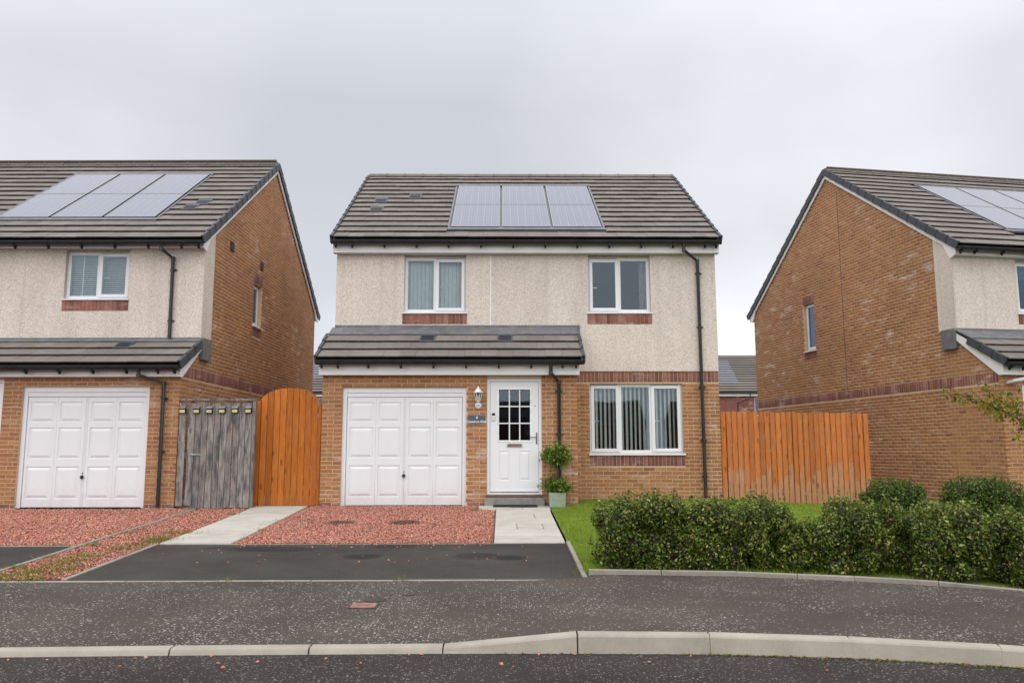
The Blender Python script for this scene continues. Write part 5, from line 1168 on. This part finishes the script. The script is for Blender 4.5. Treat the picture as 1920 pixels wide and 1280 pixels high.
def leaves_on(pts, n, spread=0.055):
    pts = np.array(pts)
    for _ in range(n):
        i = RNG.integers(0, len(pts)-1); t = RNG.random(); p_ = pts[i]*(1-t)+pts[i+1]*t
        LP_.append(p_+RNG.normal(0, spread, 3)-np.array([0, 0, 0.02])); LD_.append(np.array([RNG.normal(0, .5), -0.6, RNG.normal(.2, .5)]))
W_ = lambda x, y, z: (x-11.75, y+5.15, z-tz)
mainb = twig(W_(11.72, -5.15, 1.02), W_(10.48, -5.0, 1.40), 0.022, 0.014, 5, 0.03)
p2 = twig(W_(10.48, -5.0, 1.40), W_(10.02, -5.0, 1.63), 0.013, 0.009, 4); p3 = twig(W_(10.02, -5.0, 1.63), W_(9.44, -5.0, 1.81), 0.008, 0.003, 6)
leaves_on(p3, 46, 0.05); leaves_on(p2, 70, 0.085); leaves_on(mainb, 70, 0.10)
for (sx, sz, ex, ez, n) in ((10.40, 1.45, 10.22, 1.78, 20), (10.25, 1.52, 9.98, 1.84, 22), (10.12, 1.58, 9.90, 1.90, 20), (10.48, 1.42, 10.40, 1.80, 18), (10.30, 1.50, 10.02, 1.50, 14), (10.62, 1.36, 10.50, 1.75, 22), (9.85, 1.70, 9.70, 1.66, 8), (10.55, 1.38, 10.44, 1.12, 10), (10.0, 1.63, 9.75, 1.84, 9)):
    pt = twig(W_(sx, -5.0, sz), W_(ex, -5.0+RNG.normal(0, .08), ez), 0.006, 0.002, 4); leaves_on(pt, int(n*1.5), 0.055)
for k in range(11):
    a_ = 2*math.pi*k/11; hgt = 1.3+0.14*k; r_ = 0.95-0.045*k
    if math.cos(a_) < -0.55 and hgt < 2.0: continue
    pt = twig((0, 0, hgt), (r_*math.cos(a_)*0.8+0.1, r_*math.sin(a_), hgt+0.35+0.2*math.sin(k)), 0.015, 0.004, 5, 0.05); leaves_on(pt, 70, 0.10)
bm_.build('branch', 'bark', tr, smooth=True)
leaf_mesh('crown', np.array(LP_), np.array(LD_), RNG.uniform(.6, 1.2, len(LP_))*0.085, 0.55, 'tree_leaf', tr)

# grass: blades as narrow triangles
def grass(name, label, pts, hmin, hmax, wid, material, lean=0.35):
    n = len(pts); h = RNG.uniform(hmin, hmax, n); th = RNG.uniform(0, 2*np.pi, n); z = gz(pts[:, 0], pts[:, 1])-0.008
    dx, dy = np.cos(th)*wid, np.sin(th)*wid; ex = RNG.normal(0, lean, (n, 2))*h[:, None]
    a_ = np.stack([pts[:, 0]-dx, pts[:, 1]-dy, z], 1); b_ = np.stack([pts[:, 0]+dx, pts[:, 1]+dy, z], 1); c_ = np.stack([pts[:, 0]+ex[:, 0], pts[:, 1]+ex[:, 1], z+h], 1)
    o = np_mesh(name, np.stack([a_, b_, c_], 1).reshape(-1, 3), np.arange(3*n).reshape(-1, 3), material); tag(o, label, 'grass', kind='stuff'); return o
gp = [np.stack([RNG.uniform(4.23, 5.9, 70000), RNG.uniform(-7.25, -0.05, 70000)], 1), np.stack([RNG.uniform(5.9, 12.2, 70000), RNG.uniform(-7.3, 0.1, 70000)], 1)]
gp = np.concatenate(gp); gp = gp[~((gp[:, 0] < 4.78) & (gp[:, 1] > -1.0))]
grass('grass', 'short green lawn grass right of the front path', gp, 0.025, 0.055, 0.0055, 'grass_blade')
wp = []
for (x, y, r_, n) in [(-2.0, -4.3, .10, 60), (-1.25, -4.27, .12, 260), (-1.22, -4.9, .13, 420), (-1.22, -5.1, .10, 220), (-1.40, -5.35, .09, 150), (-1.44, -5.61, .10, 180), (-1.62, -6.1, .11, 220), (-1.60, -6.45, .11, 260), (-1.70, -6.67, .10, 180), (-1.45, -7.0, .13, 300), (-1.72, -7.1, .10, 200), (-2.02, -6.85, .08, 150), (-2.0, -6.2, .07, 80), (-1.85, -7.38, .14, 320), (-1.5, -7.40, .12, 160), (-1.28, -3.2, .06, 60), (-1.2, -2.2, .08, 70), (2.86, -1.72, .08, 120), (-1.95, -5.3, .07, 70), (-2.35, -5.3, .06, 40), (2.30, -7.56, .03, 30), (0.55, -7.55, .03, 26), (-0.17, -4.0, .05, 40), (4.2, -7.2, .06, 90), (4.9, -7.42, .09, 80), (6.7, -7.45, .14, 160), (7.6, -7.75, .16, 160), (8.4, -8.05, .12, 120)]:
    n = int(n*0.9); wp.append(np.stack([RNG.normal(x, r_, n), RNG.normal(y, r_*0.7, n)], 1))
grass('weeds', 'yellowish weeds and grass tufts sprouting in gravel and along edgings', np.concatenate(wp), 0.02, 0.075, 0.006, 'weed_blade', 0.55)
# litter and moss in the gutter
lp = []
for (xa_, xb_, n, s_) in ((3.3, 4.9, 60, .012), (4.9, 6.9, 320, .022), (6.9, 9.4, 420, .03)):
    x = RNG.uniform(xa_, xb_, n); y = np.interp(x, kx, ky)-0.14-np.abs(RNG.normal(0, s_, n)); lp.append(np.stack([x, y, np.full(n, ZROAD+0.006)], 1))
lp = np.concatenate(lp); lo_ = leaf_mesh('leaf_litter', lp, np.tile([[0, 0, 1.0]], (len(lp), 1)), RNG.uniform(.5, 1.3, len(lp))*0.022, 0.55, 'tree_leaf', None, jitter=0.5); tag(lo_, 'brown leaf litter and moss along the foot of the kerb', 'leaf litter', kind='stuff')

# ================================================================== houses farther off
def far_house(name, label, loc, rz, W, D, ze, zr, wins, panels=None, pipe=None, group=None, material='red_brick'):
    root = empty(name, loc, rz); tag(root, label, 'house', group); yr = D/2
    wl = wall_open(MB(), 0, W, -0.5, ze-0.25, wins, 0, 0.25); wl.box(0, W, D-0.25, D, -0.5, ze-0.25)
    for x0_, x1_ in ((0, 0.25), (W-0.25, W)): wl.prism_x([(0.25, -0.5), (D-0.25, -0.5), (D-0.25, ze-0.1), (yr, zr-0.15), (0.25, ze-0.1)], x0_, x1_)
    wl.build('wall', material, root); MB().box(0.3, W-0.3, 1.5, 1.6, 0, ze).box(0.3, W-0.3, 0.3, 1.5, 2.5, 2.6).build('room_partition', 'interior', root)
    L, a = roof_frame(-0.3, ze, yr, zr); rf = MB().prism_x([(-0.28, ze-0.06), (-0.28, ze), (yr, zr), (D+0.28, ze), (D+0.28, ze-0.06), (yr, zr-0.08)], -0.05, W+0.05).build('roof', 'roof_tile', root)
    tm_ = MB(); n = int(L/0.345)
    for k in range(n+1):
        s = k*0.345; ca, sa = math.cos(a), math.sin(a); P_ = lambda x, q, nn: (x, -0.3+q*ca-nn*sa, ze+q*sa+nn*ca); e = min(s+0.41, L)
        if e-s < 0.05: break
        tm_.quadbox([P_(-0.07, s, 0.075), P_(W+0.07, s, 0.075), P_(W+0.07, e, 0.0), P_(-0.07, e, 0.0), P_(-0.07, s+.02, 0.11), P_(W+0.07, s+.02, 0.11), P_(W+0.07, e, 0.028), P_(-0.07, e, 0.028)])
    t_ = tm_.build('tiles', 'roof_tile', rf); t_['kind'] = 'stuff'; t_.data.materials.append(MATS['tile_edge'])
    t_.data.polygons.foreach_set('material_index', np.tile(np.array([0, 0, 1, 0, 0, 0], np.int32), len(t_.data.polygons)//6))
    rg = MB().lathe([(0.13, 0), (0.13, W+0.14)], (0, 0, 0), n=10).build('ridge', 'roof_tile', rf)
    rg.location = (-0.07, yr, zr-0.03); rg.rotation_euler = (0, R(90), 0)
    MB().box(-0.05, W+0.05, -0.20, -0.17, ze-0.27, ze-0.05).build('fascia', 'white_fascia', root)
    MB().tube([(-0.1, -0.33, ze-0.04), (W+0.1, -0.33, ze-0.04)], 0.06, 8).build('gutter', 'black_plastic', root)
    if panels:
        for i in range(panels[1]):
            for j in range(2): solar_panel(rf, 1, panels[0]+(i+.5)*1.05, panels[2]+j*1.67, 1.01, 1.655, -0.3, ze, a)
    for (x0_, x1_, z0_, z1_) in wins:
        wd = x1_-x0_; window(root, 1, (x0_+x1_)/2, 0.09, z0_, z1_, wd, [('fix', -wd/2, wd*0.15), ('open', wd*0.15, wd/2)])
    if pipe: downpipe(root, 1, [(pipe+0.9, -0.33, ze-0.05), (pipe+0.85, -0.30, ze-0.40), (pipe+0.05, -0.07, ze-0.75), (pipe, -0.06, 0.0)])
    return root
FG = 'houses of the next street seen through the gaps'
far_house('background_house', 'grey roofed house behind, seen through the right gap above the orange fence', (14.0, 40.4, 0), 0.0, 9.5, 8.0, 5.02, 8.0, [(6.95, 8.15, 3.4, 4.68), (1.2, 2.4, 3.4, 4.68), (3.0, 5.0, 0.9, 2.2)], (2.95, 3, 1.1), 5.72, FG)
far_house('background_house', 'grey roofed house behind, seen through the left gap beside the arched gate', (-17.6, 40.4, 0), 0.0, 9.5, 8.0, 5.02, 8.05, [(8.15, 9.1, 3.4, 4.68), (1.2, 2.4, 3.4, 4.68), (3.0, 5.0, 0.9, 2.2)], (5.2, 3, 1.7), None, FG)
OG = 'houses across the road, reflected in the windows'
for i, (x, y, rz_, w_) in enumerate([(-20, -100, 180, 9), (-6, -104, 180, 9), (9, -98, 180, 10), (24, -102, 180, 9), (38, -99, 180, 10), (52, -103, 180, 9), (-36, -103, 180, 10)]):
    far_house('opposite_house', ['house far across the road behind the photographer, '+k for k in ('third from the left', 'fourth from the left', 'fifth from the left', 'sixth from the left', 'seventh from the left', 'last of the row', 'second from the left')][i], (x, y, 0), R(rz_), w_, 8.0, 5.0+0.2*(i % 3), 8.0+0.3*(i % 2), [(1.2, 2.4, 3.4, 4.6), (w_-2.6, w_-1.2, 3.4, 4.6), (w_-3.0, w_-1.2, 0.9, 2.2)], None, None, OG, 'red_brick')
